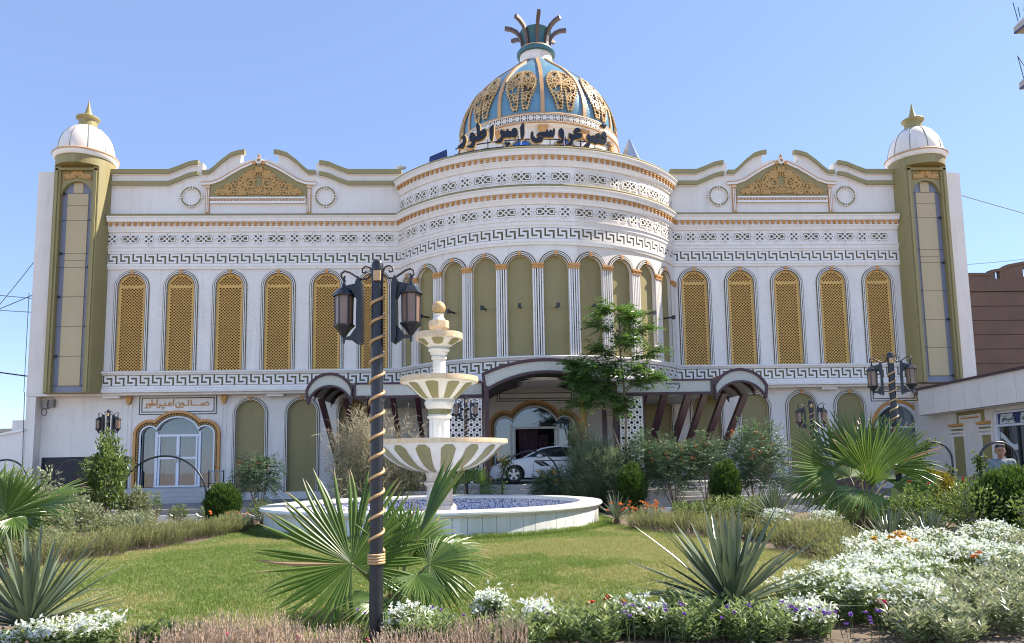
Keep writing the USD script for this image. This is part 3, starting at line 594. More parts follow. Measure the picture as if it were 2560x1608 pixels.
for k in range(8):
    a = 2*PI*k/8-PI/2+0.04
    p = [(r, z) for r, z in [(.67, 22.2), (.66, 22.45), (.70, 22.75), (.80, 23.0), (.98, 23.2), (1.24, 23.33), (1.55, 23.38)]]
    v, q = [], []
    for i, (r, z) in enumerate(p):
        t = np.subtract(p[min(i+1, 6)], p[max(i-1, 0)]); t = t/np.linalg.norm(t); n = np.array([-t[1], t[0]]); wd = .085
        for s, o in ((-wd, -.085), (wd, -.085), (wd, .085), (-wd, .085)):
            R_, Z_ = r-n[0]*o, z-n[1]*o*1.0
            v.append((DX+R_*math.cos(a)-s*math.sin(a), DY+R_*math.sin(a)+s*math.cos(a), Z_))
    for i in range(6):
        for j in range(4): A_, B_, C_, E_ = i*4+j, i*4+(j+1) % 4, (i+1)*4+(j+1) % 4, (i+1)*4+j; q += [(A_, B_, C_), (A_, C_, E_)]
    q += [(0, 2, 1), (0, 3, 2), (24, 25, 26), (24, 26, 27)]
    mm = tm(v, q); mm.fix_normals(); part(cr, 'crown_arm', mm, 'crown_brown')
# windows of the dome's drum, seen between the letters
DD = drum_T(3.72, DX, DY)
for k in range(-3, 4):
    s = (a0+2*PI*(k+.5)/NR)*3.72
    w = part(B, 'drum_window', ext(strips(arch(s, .52, 14.3, 15.35), .12), 0.0, 0.02, DD), 'blue_panel' if k in (-1, 0, 1) else 'navy_panel')
    part(w, 'frame', ext(strips(arch(s, .52, 14.3, 15.35, .07).difference(arch(s, .52, 14.0, 15.35)), .12), 0.0, 0.06, DD), 'olive_paint')
    part(w, 'mullion', cat_([ext(sbox(s-.02, 14.3, s+.02, 15.85), .02, .045, DD), ext(strips(sbox(s-.52, 15.06, s+.52, 15.10), .12), .02, .045, DD)]), 'pvc')
for k in range(-3, 4):
    s = (a0+2*PI*k/NR)*3.72
    p = part(B, 'drum_pilaster', ext(sbox(s-.13, 14.0, s+.13, 16.0), 0.0, 0.06, DD), 'white_trim')
    part(p, 'capital', ext(Polygon([(s-.12, 16.05), (s+.12, 16.05), (s+.2, 16.36), (s+.24, 16.45), (s-.24, 16.45), (s-.2, 16.36)]), 0.0, 0.18, DD), 'gold_paint')

# ------------------------------------------------------------------ letters on the roof
SIGN = json.loads('[[[[[-3.2,14.91],[-3.14,14.8],[-3.13,14.65],[-3.2,14.46],[-3.26,14.36],[-3.5,14.41],[-3.5,14.45],[-3.33,14.55],[-3.24,14.64],[-3.24,14.7],[-3.29,14.79]]],[]],[[[[-2.57,15.29],[-2.66,15.19],[-2.62,14.96],[-2.62,14.7],[-2.52,14.69],[-2.52,14.87],[-2.52,15.15]],[[-2.57,14.7],[-2.53,14.87],[-2.4,14.97],[-2.3,14.99],[-2.23,14.91],[-2.24,14.77],[-2.32,14.64],[-2.44,14.57],[-2.58,14.55],[-2.73,14.55],[-2.74,14.44],[-2.8,14.3],[-3.0,14.34],[-3.03,14.36],[-2.89,14.45],[-2.81,14.53],[-2.89,14.57],[-2.95,14.63],[-2.96,14.77],[-2.92,14.89],[-2.83,14.93],[-2.75,14.88],[-2.72,14.77],[-2.64,14.72]]],[[[-2.5,14.79],[-2.41,14.84],[-2.35,14.81],[-2.4,14.75],[-2.49,14.75]],[[-2.9,14.75],[-2.86,14.77],[-2.81,14.74],[-2.86,14.72]]]],[[[[-1.94,15.14],[-1.93,15.05],[-1.96,14.67],[-2.0,14.49],[-2.04,14.44],[-2.08,14.56],[-2.09,14.98]]],[]],[[[[-1.6,14.89],[-1.55,14.81],[-1.42,14.77],[-1.38,14.87],[-1.34,14.88],[-1.3,14.78],[-1.2,14.77],[-1.17,14.85],[-1.1,14.9],[-1.01,14.87],[-0.96,14.75],[-0.97,14.62],[-1.03,14.53],[-1.1,14.52],[-1.2,14.57],[-1.29,14.53],[-1.38,14.56],[-1.55,14.55],[-1.57,14.44],[-1.64,14.35],[-1.86,14.37],[-1.84,14.39],[-1.7,14.49],[-1.61,14.58],[-1.63,14.67],[-1.67,14.75]],[[-1.5,14.3],[-1.43,14.36],[-1.37,14.29],[-1.44,14.23]],[[-1.38,14.29],[-1.32,14.35],[-1.26,14.28],[-1.32,14.22]],[[-1.44,14.18],[-1.38,14.24],[-1.32,14.17],[-1.38,14.11]]],[[[-1.09,14.73],[-1.07,14.79],[-1.04,14.73],[-1.07,14.67]]]],[[[[-0.73,15.11],[-0.7,15.02],[-0.7,14.65],[-0.75,14.44],[-0.8,14.4],[-0.83,14.51],[-0.85,14.91],[-0.82,14.98]]],[]],[[[[-0.39,14.73],[-0.34,14.68],[-0.35,14.52],[-0.25,14.44],[-0.07,14.42],[-0.01,14.46],[0.05,14.45],[0.04,14.4],[-0.01,14.31],[-0.17,14.26],[-0.31,14.28],[-0.41,14.36],[-0.44,14.49],[-0.43,14.64]],[[-0.01,14.45],[-0.15,14.48],[-0.2,14.57],[-0.16,14.65],[-0.02,14.69],[0.17,14.7],[0.19,14.8],[0.23,14.79],[0.25,14.71],[0.31,14.71],[0.33,14.79],[0.38,14.78],[0.4,14.7],[0.45,14.73],[0.46,14.83],[0.5,14.86],[0.52,14.76],[0.5,14.6],[0.45,14.49],[0.35,14.5],[0.21,14.49],[0.09,14.5],[-0.01,14.57],[-0.13,14.57],[-0.1,14.51],[0.05,14.48],[0.05,14.42]]],[]],[[[[0.78,14.88],[0.86,14.81],[0.89,14.66],[0.88,14.48],[0.83,14.26],[0.6,14.25],[0.59,14.29],[0.74,14.37],[0.81,14.45],[0.8,14.48],[0.7,14.53],[0.67,14.65],[0.69,14.8]]],[[[0.75,14.68],[0.78,14.72],[0.81,14.69],[0.78,14.65]]]],[[[[1.12,14.71],[1.15,14.66],[1.28,14.63],[1.38,14.67],[1.3,14.72],[1.3,14.81],[1.37,14.91],[1.47,14.94],[1.58,14.88],[1.6,14.81],[1.42,14.78],[1.39,14.72],[1.63,14.72],[1.63,14.59],[1.6,14.54],[1.42,14.48],[1.26,14.43],[1.25,14.33],[1.19,14.19],[0.92,14.16],[1.01,14.24],[1.17,14.4],[1.15,14.47],[1.09,14.54],[1.08,14.61]]],[]],[[[[1.9,14.74],[1.99,14.66],[2.08,14.64],[2.12,14.71],[2.16,14.64],[2.26,14.78],[2.38,14.84],[2.47,14.75],[2.48,14.6],[2.65,14.59],[2.66,14.66],[2.54,14.65],[2.5,14.75],[2.53,14.86],[2.6,14.94],[2.69,14.91],[2.73,14.76],[2.71,14.52],[2.64,14.41],[2.53,14.4],[2.35,14.43],[2.25,14.37],[2.09,14.42],[1.98,14.41],[1.95,14.27],[1.9,14.18],[1.7,14.21],[1.71,14.22],[1.9,14.4],[1.93,14.46],[1.86,14.54],[1.86,14.66]],[[2.47,15.19],[2.56,15.27],[2.64,15.22],[2.55,15.13]],[[2.58,15.17],[2.66,15.26],[2.74,15.2],[2.66,15.11]]],[[[2.23,14.63],[2.31,14.68],[2.38,14.66],[2.31,14.61]]]]]')
sg = thing('rooftop_sign', 'black raised lettering with gold edges curving along the roof edge below the blue dome', 'sign')
ST = drum_T(7.0)
for g, h in SIGN:
    U = unary_union([Polygon(p).buffer(0.004).buffer(0) for p in g])
    for q in h: U = U.difference(Polygon(q).buffer(0))
    U = U.buffer(0.02).buffer(-0.02)
    l = part(sg, 'letter', ext(strips(U, .16), -0.02, 0.05, ST), 'sign_black')
    part(l, 'gold_edge', ext(strips(U.buffer(0.028, join_style=2, mitre_limit=2), .16), -0.10, -0.022, ST), 'sign_gold')
part(sg, 'rail', sweep([(-.10, 14.16), (-.05, 14.16), (-.05, 14.21), (-.10, 14.21)], np.linspace(-3.7, 3.1, 40), ST), 'metal_dark')
for s in np.linspace(-3.5, 2.9, 11): part(sg, 'strut', ext(sbox(s-.015, 13.95, s+.015, 14.6), -.15, -.11, ST), 'metal_dark')
part(sg, 'rear_rail', sweep([(-.15, 14.45), (-.11, 14.45), (-.11, 14.49), (-.15, 14.49)], np.linspace(-3.7, 3.1, 40), ST), 'metal_dark')

# ------------------------------------------------------------------ ground floor
gw = sbox(-18.95, 0.0, 20.9, ZG)
NICH = [(-9.92, .585), (-7.74, .585), (-5.55, .585), (7.6, .585), (9.75, .585), (11.88, .585), (13.98, .585), (16.13, .585)]
NZS = 3.90
for x, hw in NICH: gw = gw.difference(arch(x, hw, 0.60 if x < 0 else 0.90, NZS))
def trefoil(c, k, z0, grow=0.0):
    """three joined arches: half width 1.65 k"""
    return unary_union([arch(c, 0.92*k, z0, 3.0*1.0+0.0, grow, 0.80*k+(k-1)*1.2)]+[arch(c+s*1.15*k, 0.36*k, z0, 3.06+(k-1)*1.2, grow, 0.36*k) for s in (-1, 1)])
DOORS = [(-12.95, 1.0), (2.21, 1.12)]
for c, k in DOORS: gw = gw.difference(trefoil(c, k, ZT-.02))
gw = gw.difference(arch(18.2, .95, ZT, 2.95, 0, .98))
part(B, 'ground_floor_wall', ext(gw, -0.35, 0.0, WG), 'white_paint')
part(B, 'corner_return', bx(-18.98, -18.6, 0.02, 0.5, 0.0, ZG-.11), 'white_paint')
for x, hw in NICH:
    z0 = 0.60 if x < 0 else 0.90
    n = part(B, 'niche', ext(arch(x, hw+.02, z0-.02, NZS), -0.2, -0.10, WG), 'olive_paint')
    a, b = frame_of(x, hw, z0, NZS, WG, 0, .16); part(n, 'frame', a, 'dark_olive'); part(n, 'moulding', b, 'white_trim'); part(n, 'keystone', keystone(x, NZS+hw, WG), 'gold_paint')
def entrance(c, k, curtain):
    z0 = ZT
    ring = lambda a, b: trefoil(c, k, z0-1, b).difference(trefoil(c, k, z0-1.5, a)).difference(sbox(c-9, -3, c+9, z0))
    e = part(B, 'doorway', ext(ring(0.0, 0.06), -0.10, 0.03, WG), 'pvc')
    part(e, 'inner_border', ext(ring(0.06, 0.20), 0.0, 0.02, WG), 'dark_olive')
    part(e, 'gold_border', ext(ring(0.19, 0.30), 0.0, 0.10, WG), 'gold_paint')
    bead = trefoil(c, k, z0-1, 0.13).exterior; beads = []
    for d in np.arange(0, bead.length, 0.115):
        p = bead.interpolate(d)
        if p.y > z0+.03: beads.append(Polygon([(p.x-.035, p.y-.035), (p.x+.035, p.y-.035), (p.x, p.y+.045)]))
    part(e, 'bead_row', ext(unary_union(beads), 0.02, 0.07, WG), 'gold_paint', kind='stuff')
    T = WG; zt = 3.05+(k-1)*.9
    fr = [sbox(c+s*.90*k-.05, z0, c+s*.90*k+.05, zt+.15) for s in (-1, 1)]+[sbox(c+s*.78*k-.035, z0, c+s*.78*k+.035, zt) for s in (-1, 1)]+[sbox(c-.9*k, zt-.05, c+.9*k, zt+.05), sbox(c-.9*k, z0, c+.9*k, z0+.06)]
    if curtain == 'curtain_pale': fr += [sbox(c-.06, z0, c+.06, zt), sbox(c-.78, 2.05, c+.78, 2.14)]
    part(e, 'door_frame', ext(unary_union(fr).intersection(trefoil(c, k, z0, .02)), -0.18, -0.08, T), 'pvc')
    for s in (-1, 1): part(e, 'side_pane', ext(arch(c+s*1.15*k, .34*k, z0, 3.06+(k-1)*1.2), -0.15, -0.14, T), 'window_glass')
    part(e, 'fanlight', ext(trefoil(c, k, z0, -.02).intersection(sbox(c-.88*k, zt, c+.88*k, 5)), -0.15, -0.14, T), 'window_glass')
    if curtain == 'curtain_pale':
        for s in (-1, 1):
            dl = part(e, 'door_leaf_glass', ext(sbox(c+min(s*.06, s*.75), z0+.06, c+max(s*.06, s*.75), 2.05), -0.145, -0.135, T), 'window_glass'); part(e, 'door_leaf_glass', ext(sbox(c+min(s*.06, s*.75), 2.14, c+max(s*.06, s*.75), zt-.05), -0.145, -0.135, T), 'window_glass')
            part(dl, 'handle', ext(sbox(c+s*.045-.015, 1.9, c+s*.045+.015, 2.22), -.08, -.04, T), 'steel')
    # a shallow lit-from-outside room behind, with its curtains
    part(e, 'room', [bx(c-2.1, c+2.1, 2.6, 2.65, 0.5, 4.8), bx(c-2.15, c-2.1, .9, 2.65, .5, 4.8), bx(c+2.1, c+2.15, .9, 2.65, .5, 4.8), bx(c-2.1, c+2.1, .9, 2.65, 4.75, 4.8), bx(c-2.1, c+2.1, .9, 2.65, .7, z0-.02)], 'interior' if curtain == 'curtain_pale' else 'interior_dark')
    def drape(x0, x1, zb, ztp, taper, yy):
        u = np.linspace(0, 1, 40); v = []
        for z, tp in ((ztp, 0.0), ((ztp+zb)/2, taper*.35), (zb, taper)):
            xs = x0+(x1-x0)*(u*(1-tp)+tp*.5+tp*.5*np.sign(taper)*0); v.append(np.stack([xs, yy+.05*np.sin(u*38), np.full_like(u, z)], 1))
        v = np.vstack(v); f = []
        for i in range(2):
            for j in range(39): a = i*40+j; f += [(a, a+40, a+1), (a+1, a+40, a+41)]
        return tm(v, f)
    if curtain == 'curtain_pale':
        part(e, 'curtain', [drape(c-.85, c+.85, z0+.02, zt+.5, 0, 1.35), drape(c-1.5, c-.9, z0+.02, 3.4, 0, 1.25), drape(c+.9, c+1.5, z0+.02, 3.4, 0, 1.25)], 'curtain_pale')
    else:
        part(e, 'curtain', [drape(c-.72, c+.16, z0, zt-.04, .45, .95)], 'curtain_purple'); part(e, 'curtain', [drape(c+.10, c+.62, z0, zt-.3, 0, 1.05)], 'curtain_purple')
        part(e, 'side_backing', [bx(c-1.6, c-.98, 1.0, 1.02, z0, 4.0), bx(c+.98, c+1.6, 1.0, 1.02, z0, 4.0)], 'interior')
entrance(-12.95, 1.0, 'curtain_pale'); entrance(2.21, 1.12, 'curtain_purple')
# plain arched door at the far right
e = part(B, 'doorway', ext(arch(18.2, .95, ZT, 2.95, .09, .98).difference(arch(18.2, .95, .5, 2.95, -.02, .98)), -0.1, 0.03, WG), 'pvc')
part(e, 'gold_border', ext(arch(18.2, .95, ZT, 2.95, .22, .98).difference(arch(18.2, .95, .5, 2.95, .09, .98)), 0.0, 0.09, WG), 'gold_paint')
part(e, 'pane', ext(arch(18.2, .95, ZT, 2.95, 0, .98), -.16, -.15, WG), 'window_glass'); part(e, 'room', [bx(17.2, 19.2, 1.6, 1.65, .5, 4.2)], 'interior')
part(e, 'mullion', [ext(sbox(17.25, 2.93, 19.15, 3.0), -.15, -.08, WG), ext(sbox(18.16, ZT, 18.24, 2.95), -.15, -.08, WG)], 'pvc'); part(e, 'curtain', [bx(17.4, 18.1, 1.2, 1.25, ZT, 2.9)], 'curtain_purple')
# painted double borders: the lettered panel and its two plain fellows
STROKES = json.loads('[[[-14.278,4.416],[-14.257,4.316],[-14.285,4.246],[-14.353,4.219]],[[-14.197,4.372],[-14.174,4.417],[-14.129,4.411],[-14.114,4.364],[-14.143,4.336],[-14.185,4.344],[-14.197,4.372]],[[-14.114,4.364],[-14.116,4.286],[-14.147,4.244],[-14.208,4.214]],[[-14.118,4.336],[-13.935,4.333]],[[-13.935,4.333],[-13.918,4.383],[-13.952,4.414],[-14.0,4.398],[-14.046,4.335]],[[-14.065,4.555],[-14.053,4.335]],[[-13.847,4.569],[-13.844,4.308]],[[-13.73,4.394],[-13.71,4.323],[-13.739,4.26],[-13.814,4.233]],[[-13.72,4.331],[-13.367,4.326]],[[-13.516,4.434],[-13.503,4.328]],[[-13.625,4.249],[-13.607,4.248]],[[-13.561,4.251],[-13.541,4.25]],[[-13.595,4.183],[-13.575,4.183]],[[-13.367,4.326],[-13.355,4.404],[-13.308,4.443],[-13.261,4.403],[-13.263,4.332],[-13.31,4.307],[-13.367,4.326]],[[-13.155,4.569],[-13.172,4.323]],[[-12.905,4.426],[-12.884,4.313],[-12.933,4.235],[-13.016,4.222],[-13.06,4.284],[-13.06,4.379]],[[-12.995,4.43],[-12.979,4.43]],[[-12.81,4.375],[-12.787,4.425],[-12.745,4.417],[-12.729,4.37],[-12.762,4.339],[-12.801,4.347],[-12.81,4.375]],[[-12.729,4.37],[-12.73,4.296],[-12.767,4.247],[-12.849,4.224]],[[-12.73,4.322],[-12.533,4.322]],[[-12.537,4.521],[-12.533,4.322]],[[-12.429,4.537],[-12.411,4.328]],[[-12.415,4.324],[-11.712,4.314]],[[-11.985,4.386],[-11.96,4.318]],[[-11.949,4.322],[-11.84,4.424],[-11.736,4.44],[-11.685,4.368],[-11.712,4.314]]]')
for (x0, x1, z0, z1, txt) in ((-14.59, -11.34, 3.93, 4.76, True), (.58, 3.95, 4.30, 4.78, False), (17.08, 19.19, 4.10, 4.66, False)):
    o = sbox(x0, z0, x1, z1); fr = unary_union([o.difference(o.buffer(-.04)), o.buffer(-.10).difference(o.buffer(-.14))])
    if txt or x0 < 10: fr = fr.difference(arch((x0+x1)/2, .38, 2, z0-.30))
    p = part(B, 'wall_panel', ext(o.buffer(.03), 0.0, 0.008, WG), 'white_trim'); part(p, 'border', ext(fr, 0.008, 0.02, WG), 'shadow_line')
    if txt: part(p, 'lettering', ext(lines(STROKES, 0.042, 1, 1), 0.008, 0.03, WG), 'gold_paint')
for x in (-14.98, -11.02):
    p = part(B, 'corbel', ext(Polygon([(x-.13, 4.72), (x+.13, 4.72), (x+.10, 4.55), (x+.05, 4.38), (x-.05, 4.38), (x-.10, 4.55)]), 0.0, 0.16, WG), 'gold_paint')
    part(p, 'pilaster_line', ext(unary_union([sbox(x-.10, ZT, x-.07, 4.38), sbox(x+.07, ZT, x+.10, 4.38)]), 0.0, 0.02, WG), 'white_trim')
part(B, 'granite_dado', [ext(sbox(-18.5, ZP, -14.95, 2.20), 0.0, 0.03, WG)], 'granite'); part(B, 'granite_dado', [ext(sbox(19.42, ZP, 20.8, 2.4), 0.0, 0.03, WG)], 'granite')
part(B, 'brick_base', [ext(sbox(10.6, ZP, 17.0, .86), 0.0, 0.10, WG)], 'brick_brown')
for x in (-15.6, -8.8, 10.8, 15.1): part(B, 'soffit_lamp', bx(x-.35, x+.35, .12, .42, ZG-.2, ZG-.1), 'white_trim')

# ------------------------------------------------------------------ canopies over the entrances
cc = thing('entrance_canopy', 'wide arched canopy with burgundy edges and glittering cream fascia over the middle door', 'canopy')
CX, CYF = 2.28, -4.9
def arcpts(c, hw, z0, rise, n=41):
    R = (hw*hw+rise*rise)/(2*rise); zc = z0+rise-R; a = math.asin(hw/R); A = np.linspace(-a, a, n); return [(c+R*math.sin(t), zc+R*math.cos(t)) for t in A]
TC = wall_T(CYF)
op = arcpts(CX, 2.28, 4.84, .50); ip = arcpts(CX, 2.20, 4.24, .66)
part(cc, 'fascia', ext(Polygon(op+ip[::-1]), -0.05, 0.0, TC), 'canopy_panel')
rim = unary_union([LineString(op).buffer(.055, cap_style=2), LineString(ip).buffer(.05, cap_style=2), LineString([op[0], ip[0]]).buffer(.05), LineString([op[-1], ip[-1]]).buffer(.05)])
part(cc, 'rim', ext(rim, -0.06, 0.05, TC), 'burgundy')
part(cc, 'vault', ext(Polygon(ip+[(x, z+.05) for x, z in ip[::-1]]), -4.6, -0.07, TC), 'canopy_soffit')
part(cc, 'vault_cover', ext(Polygon(op+[(x, z-.06) for x, z in op[::-1]]), -4.6, -0.08, TC), 'burgundy')
for k in range(7): part(cc, 'vault_rib', ext(Polygon(ip+[(x, z-.07) for x, z in ip[::-1]]), -0.55*k-.45, -0.55*k-.40, TC), 'metal_dark')
for x in (.12, 4.36, 4.75): part(cc, 'post', bx(x-.08, x+.08, CYF-.02, CYF+.16, ZT-.3, 4.4), 'burgundy')
part(cc, 'column', rev([(.14, ZT), (.14, 4.3)], 24, (4.1, -1.2, 0)), 'gold_lattice', 30)

def side_canopy(name, label, b0, b1, a0, a1, struts, emblem):
    c = thing(name, label, 'canopy'); y = -4.5; T = wall_T(y)
    x0, x1 = min(b0, b1), max(b0, b1)
    part(c, 'band_panel', ext(sbox(x0, 4.15, x1, 4.56), -0.05, 0.0, T), 'canopy_panel')
    part(c, 'band_rail', [ext(sbox(x0, 4.56, x1, 4.63), -0.08, 0.04, T)], 'burgundy'); part(c, 'band_rail', [ext(sbox(x0, 4.05, x1, 4.15), -0.08, 0.04, T)], 'burgundy')
    part(c, 'band_rail', [ext(sbox(b1-.06, 4.15, b1+.06, 4.56), -0.08, 0.05, T)], 'burgundy')
    part(c, 'band_roof', bx(x0, x1, y+.06, 0.4, 4.55, 4.60), 'burgundy'); part(c, 'band_soffit', bx(x0, x1, y+.08, 0.4, 4.08, 4.12), 'canopy_soffit')
    m, hw = (a0+a1)/2, abs(a1-a0)/2
    op = arcpts(m, hw, 4.34, .62); ip = arcpts(m, hw-.05, 3.90, .62)
    part(c, 'arch_fascia', ext(Polygon(op+ip[::-1]), -0.05, 0.0, T), 'canopy_panel')
    rim = unary_union([LineString(op).buffer(.05, cap_style=2), LineString(ip).buffer(.035, cap_style=2), LineString([op[0], ip[0]]).buffer(.045), LineString([op[-1], ip[-1]]).buffer(.045)])
    part(c, 'arch_rim', ext(rim, -0.06, 0.05, T), 'burgundy')
    part(c, 'arch_vault', ext(Polygon(op+[(x, z-.05) for x, z in op[::-1]]), -4.9, -0.07, T), 'burgundy')
    part(c, 'arch_soffit', ext(Polygon([(x, z-.055) for x, z in op]+[(x, z-.08) for x, z in op[::-1]]), -4.9, -0.08, T), 'canopy_soffit')
    for k in range(3): part(c, 'arch_rib', ext(Polygon([(x, z-.09) for x, z in op]+[(x, z-.26) for x, z in op[::-1]]), -1.5*k-1.25, -1.5*k-1.15, T), 'burgundy')
    for sx, w in struts:
        tp = [(y+.1, 4.07), (y+.42, 4.07), (0.38, .9), (0.06, .9)]
        g = trimesh.creation.extrude_polygon(Polygon(tp), w, engine='earcut'); v = np.array(g.vertices)
        mm = tm(np.stack([sx-w/2+v[:, 2], v[:, 0], v[:, 1]], 1), g.faces); mm.fix_normals(); part(c, 'raking_strut', mm, 'burgundy')
    if emblem:
        rng = np.random.default_rng(3); e = []
        for i in range(9): e.append(LineString([(6.72+i*.058, 4.44+.025*math.sin(i*1.7)), (6.75+i*.058, 4.47+.02*math.cos(i*2.3))]).buffer(.016))
        e += [LineString([(6.76, 4.28), (6.95, 4.34), (7.06, 4.31)]).buffer(.01), LineString([(7.17, 4.25), (7.24, 4.36), (7.2, 4.42)]).buffer(.02)]
        part(c, 'ornament', ext(unary_union(e), 0.0, 0.008, T), 'metal_dark')
    return c
side_canopy('side_canopy', 'long canopy with an arched left end behind the feathery grey bush', -0.05, -4.66, -6.36, -4.72, [(-5.9, .18), (-5.0, .18), (-4.2, .18), (-3.3, .18), (-2.4, .18)], False)
side_canopy('side_canopy', 'long canopy on leaning burgundy struts with an arched right end beyond the slender tree', 4.9, 8.45, 8.52, 10.48, [(5.95, .24), (6.72, .24), (7.62, .26), (8.22, .2), (8.95, .22), (9.75, .22)], True)
def screen(label, x0, x1, z0, z1, y):
    s = thing('lattice_screen', label, 'screen'); T = wall_T(y); g = sbox(x0, z0, x1, z1); P = .215; cut = []
    for r in range(int((z1-z0)/(P*.866))+2):
        for q in range(int((x1-x0)/P)+2):
            x, z = x0+(q+.5*(r % 2))*P, z0+r*P*.866
            cut.append(Polygon([(x+.062*math.cos(a), z+.062*math.sin(a)) for a in np.radians(np.arange(0, 360, 60))]))
            for a in np.radians(np.arange(30, 390, 60)):
                u, w = x+.125*math.cos(a), z+.125*math.sin(a); cut.append(Polygon([(u+.04*math.cos(b+a), w+.04*math.sin(b+a)) for b in np.radians([0, 120, 240])]))
    inner = sbox(x0+.04, z0+.04, x1-.04, z1-.04)
    part(s, 'lattice', ext(g.difference(unary_union(cut).intersection(inner)), 0.0, 0.03, T), 'white_trim'); part(s, 'backing', bx(x0, x1, y+.10, y+.13, z0, z1), 'metal_dark')
    part(s, 'frame', ext(g.buffer(.05, join_style=2).difference(g), -0.14, 0.05, T), 'burgundy')
screen('white pierced screen with star pattern left of the middle entrance', -1.95, -0.05, .8, 3.98, -4.75); screen('white pierced screen with star pattern right of the middle entrance, behind the slender tree', 4.92, 5.78, .8, 3.98, -4.75)

# ------------------------------------------------------------------ railings, roof things
def railing(label, x0, x1):
    r = thing('railing', label, 'railing'); y = -.45
    part(r, 'top_rail', tube([(x0, y, 1.52), (x1, y, 1.52)], .025), 'steel'); part(r, 'lower_rail', tube([(x0, y, 1.02), (x1, y, 1.02)], .018), 'metal_dark')
    for x in (x0, x1): part(r, 'post', tube([(x, y, .84), (x, y, 1.56)], .028), 'metal_dark')
    for x in np.linspace(x0, x1, 8)[1:-1]: part(r, 'baluster', tube([(x, y, 1.02), (x, y, 1.5)], .012, 6), 'steel')
railing('small metal railing left of the lettered white double door', -15.5, -14.85); railing('small metal railing right of the lettered white double door', -11.25, -10.65)
v = thing('roof_cowl', 'pointed silver sheet metal cowl standing on the roof right of the lettering', 'roof cowl', loc=(6.75, 0.4, 14.0))
part(v, 'body', rev([(.42, 0), (.42, 1.15), (.46, 1.16)], 6), 'steel'); part(v, 'hood', rev([(.46, 1.16), (.02, 2.15), (0, 2.15)], 6), 'steel'); part(v, 'opening', bx(-.22, .12, -.44, -.34, .35, 1.05), 'interior_dark')
v = thing('roof_cover', 'small dark blue sheeted box on the roof left of the lettering', 'cover', loc=(-1.75, -1.0, 14.0)); mm = trimesh.convex.convex_hull(np.array([(-.45, -.2, 0), (.35, -.2, 0), (.35, .3, 0), (-.45, .3, 0), (-.4, -.15, .62), (.33, -.15, .95), (.33, .25, .98), (-.4, .25, .65)])); part(v, 'sheet', mm, 'navy_panel')
an = thing('roof_antenna', 'small white dish and aerial on the roof where left wing meets the bow', 'antenna', loc=(-3.62, 0.9, 13.9))
part(an, 'mast', tube([(0, 0, 0), (0, 0, 1.3)], .02, 6), 'steel'); part(an, 'dish', rev([(0, 0), (.12, .01), (.22, .05), (.24, .08)], 20, (.05, -.06, 1.0)), 'white_sign'); part(an, 'element', tube([(-.22, 0, 1.15), (.22, 0, 1.15)], .012, 5), 'steel')

# ------------------------------------------------------------------ low wing on the right
AN = thing('annex', 'low annex at the right with plain white fascia boards and a dark glass door', 'building')
A0, A1 = (18.98, 0.5), (17.72, -13.5); AT = plane_T(A0, A1); L = math.hypot(A1[0]-A0[0], A1[1]-A0[1]); sy = lambda y: (0.5-y)/14.0*L
F0_, F1_ = (18.36, -1.0), (17.03, -14.0); FT = plane_T(F0_, F1_); FL = 13.07
part(AN, 'wall', ext(sbox(0, 0, L, 4.0).difference(sbox(sy(-5.15), .86, sy(-8.6), 3.22)), -0.3, 0.0, AT), 'white_paint')
fy = [-1.0, -3.35+1.1, -3.35, -4.44, -5.48, -6.52, -7.56, -8.6, -9.64, -10.7, -11.8, -12.9, -14]
for a, b in zip(fy[:-1], fy[1:]): part(AN, 'fascia_board', ext(sbox((-1.0-a)*1.0054+.008, 3.37, (-1.0-b)*1.0054-.008, 4.42), 0.0, 0.04, FT), 'white_trim')
part(AN, 'fascia_backing', ext(sbox(0, 3.36, FL, 4.42), -.10, -.002, FT), 'shadow_line'); part(AN, 'roof_edge', ext(sbox(-.1, 4.42, FL, 4.51), -.2, 0.12, FT), 'burgundy')
part(AN, 'roof', ext(Polygon([(18.40, -1.0), (17.2, -13.9), (23, -13.9), (23, .3), (18.9, .3)]), 4.36, 4.44, lambda s, z, d: np.stack([s, z, d], -1)), 'burgundy')
part(AN, 'eaves', ext(Polygon([(18.42, -1.0), (17.2, -13.9), (18.0, -13.9), (18.95, -1.0)]), 3.34, 3.39, lambda s, z, d: np.stack([s, z, d], -1)), 'white_trim')
for (ya, yb) in ((-2.5, -3.22), (-4.42, -4.98)):
    a, b = sy(ya), sy(yb)
    p = part(AN, 'pilaster', ext(sbox(a, .86, b, 2.38), 0.0, 0.03, AT), 'olive_paint')
    part(p, 'edge_strip', ext(unary_union([sbox(a-.02, .86, a+.08, 2.44), sbox(a-.04, 2.40, b+.04, 2.48)]), 0.0, 0.06, AT), 'white_trim')
    part(p, 'capital_line', ext(unary_union([sbox(a-.08, 2.55, b+.06, 2.62), sbox(a-.08, 2.70, b+.06, 2.76)]), 0.0, 0.10, AT), 'white_trim'); part(p, 'capital', ext(sbox(a-.10, 2.80, b+.08, 2.90), 0.0, 0.12, AT), 'gold_paint'); part(p, 'olive_line', ext(sbox(a-.04, 2.63, b+.03, 2.69), 0.0, 0.05, AT), 'olive_paint')
o = sbox(sy(-2.9), 2.90, sy(-4.7), 3.34); part(AN, 'olive_surround', ext(o.difference(sbox(sy(-3.1), 2.8, sy(-4.5), 3.19)), 0.0, 0.03, AT), 'olive_paint')
part(AN, 'surround_trim', ext(sbox(sy(-3.08), 2.82, sy(-4.52), 3.2).difference(sbox(sy(-3.16), 2.7, sy(-4.44), 3.15)), 0.0, 0.05, AT), 'white_trim'); part(AN, 'gold_trim', ext(sbox(sy(-3.2), 3.06, sy(-4.4), 3.11), 0.0, 0.03, AT), 'gold_paint')
d0, d1 = sy(-5.2), sy(-8.55)
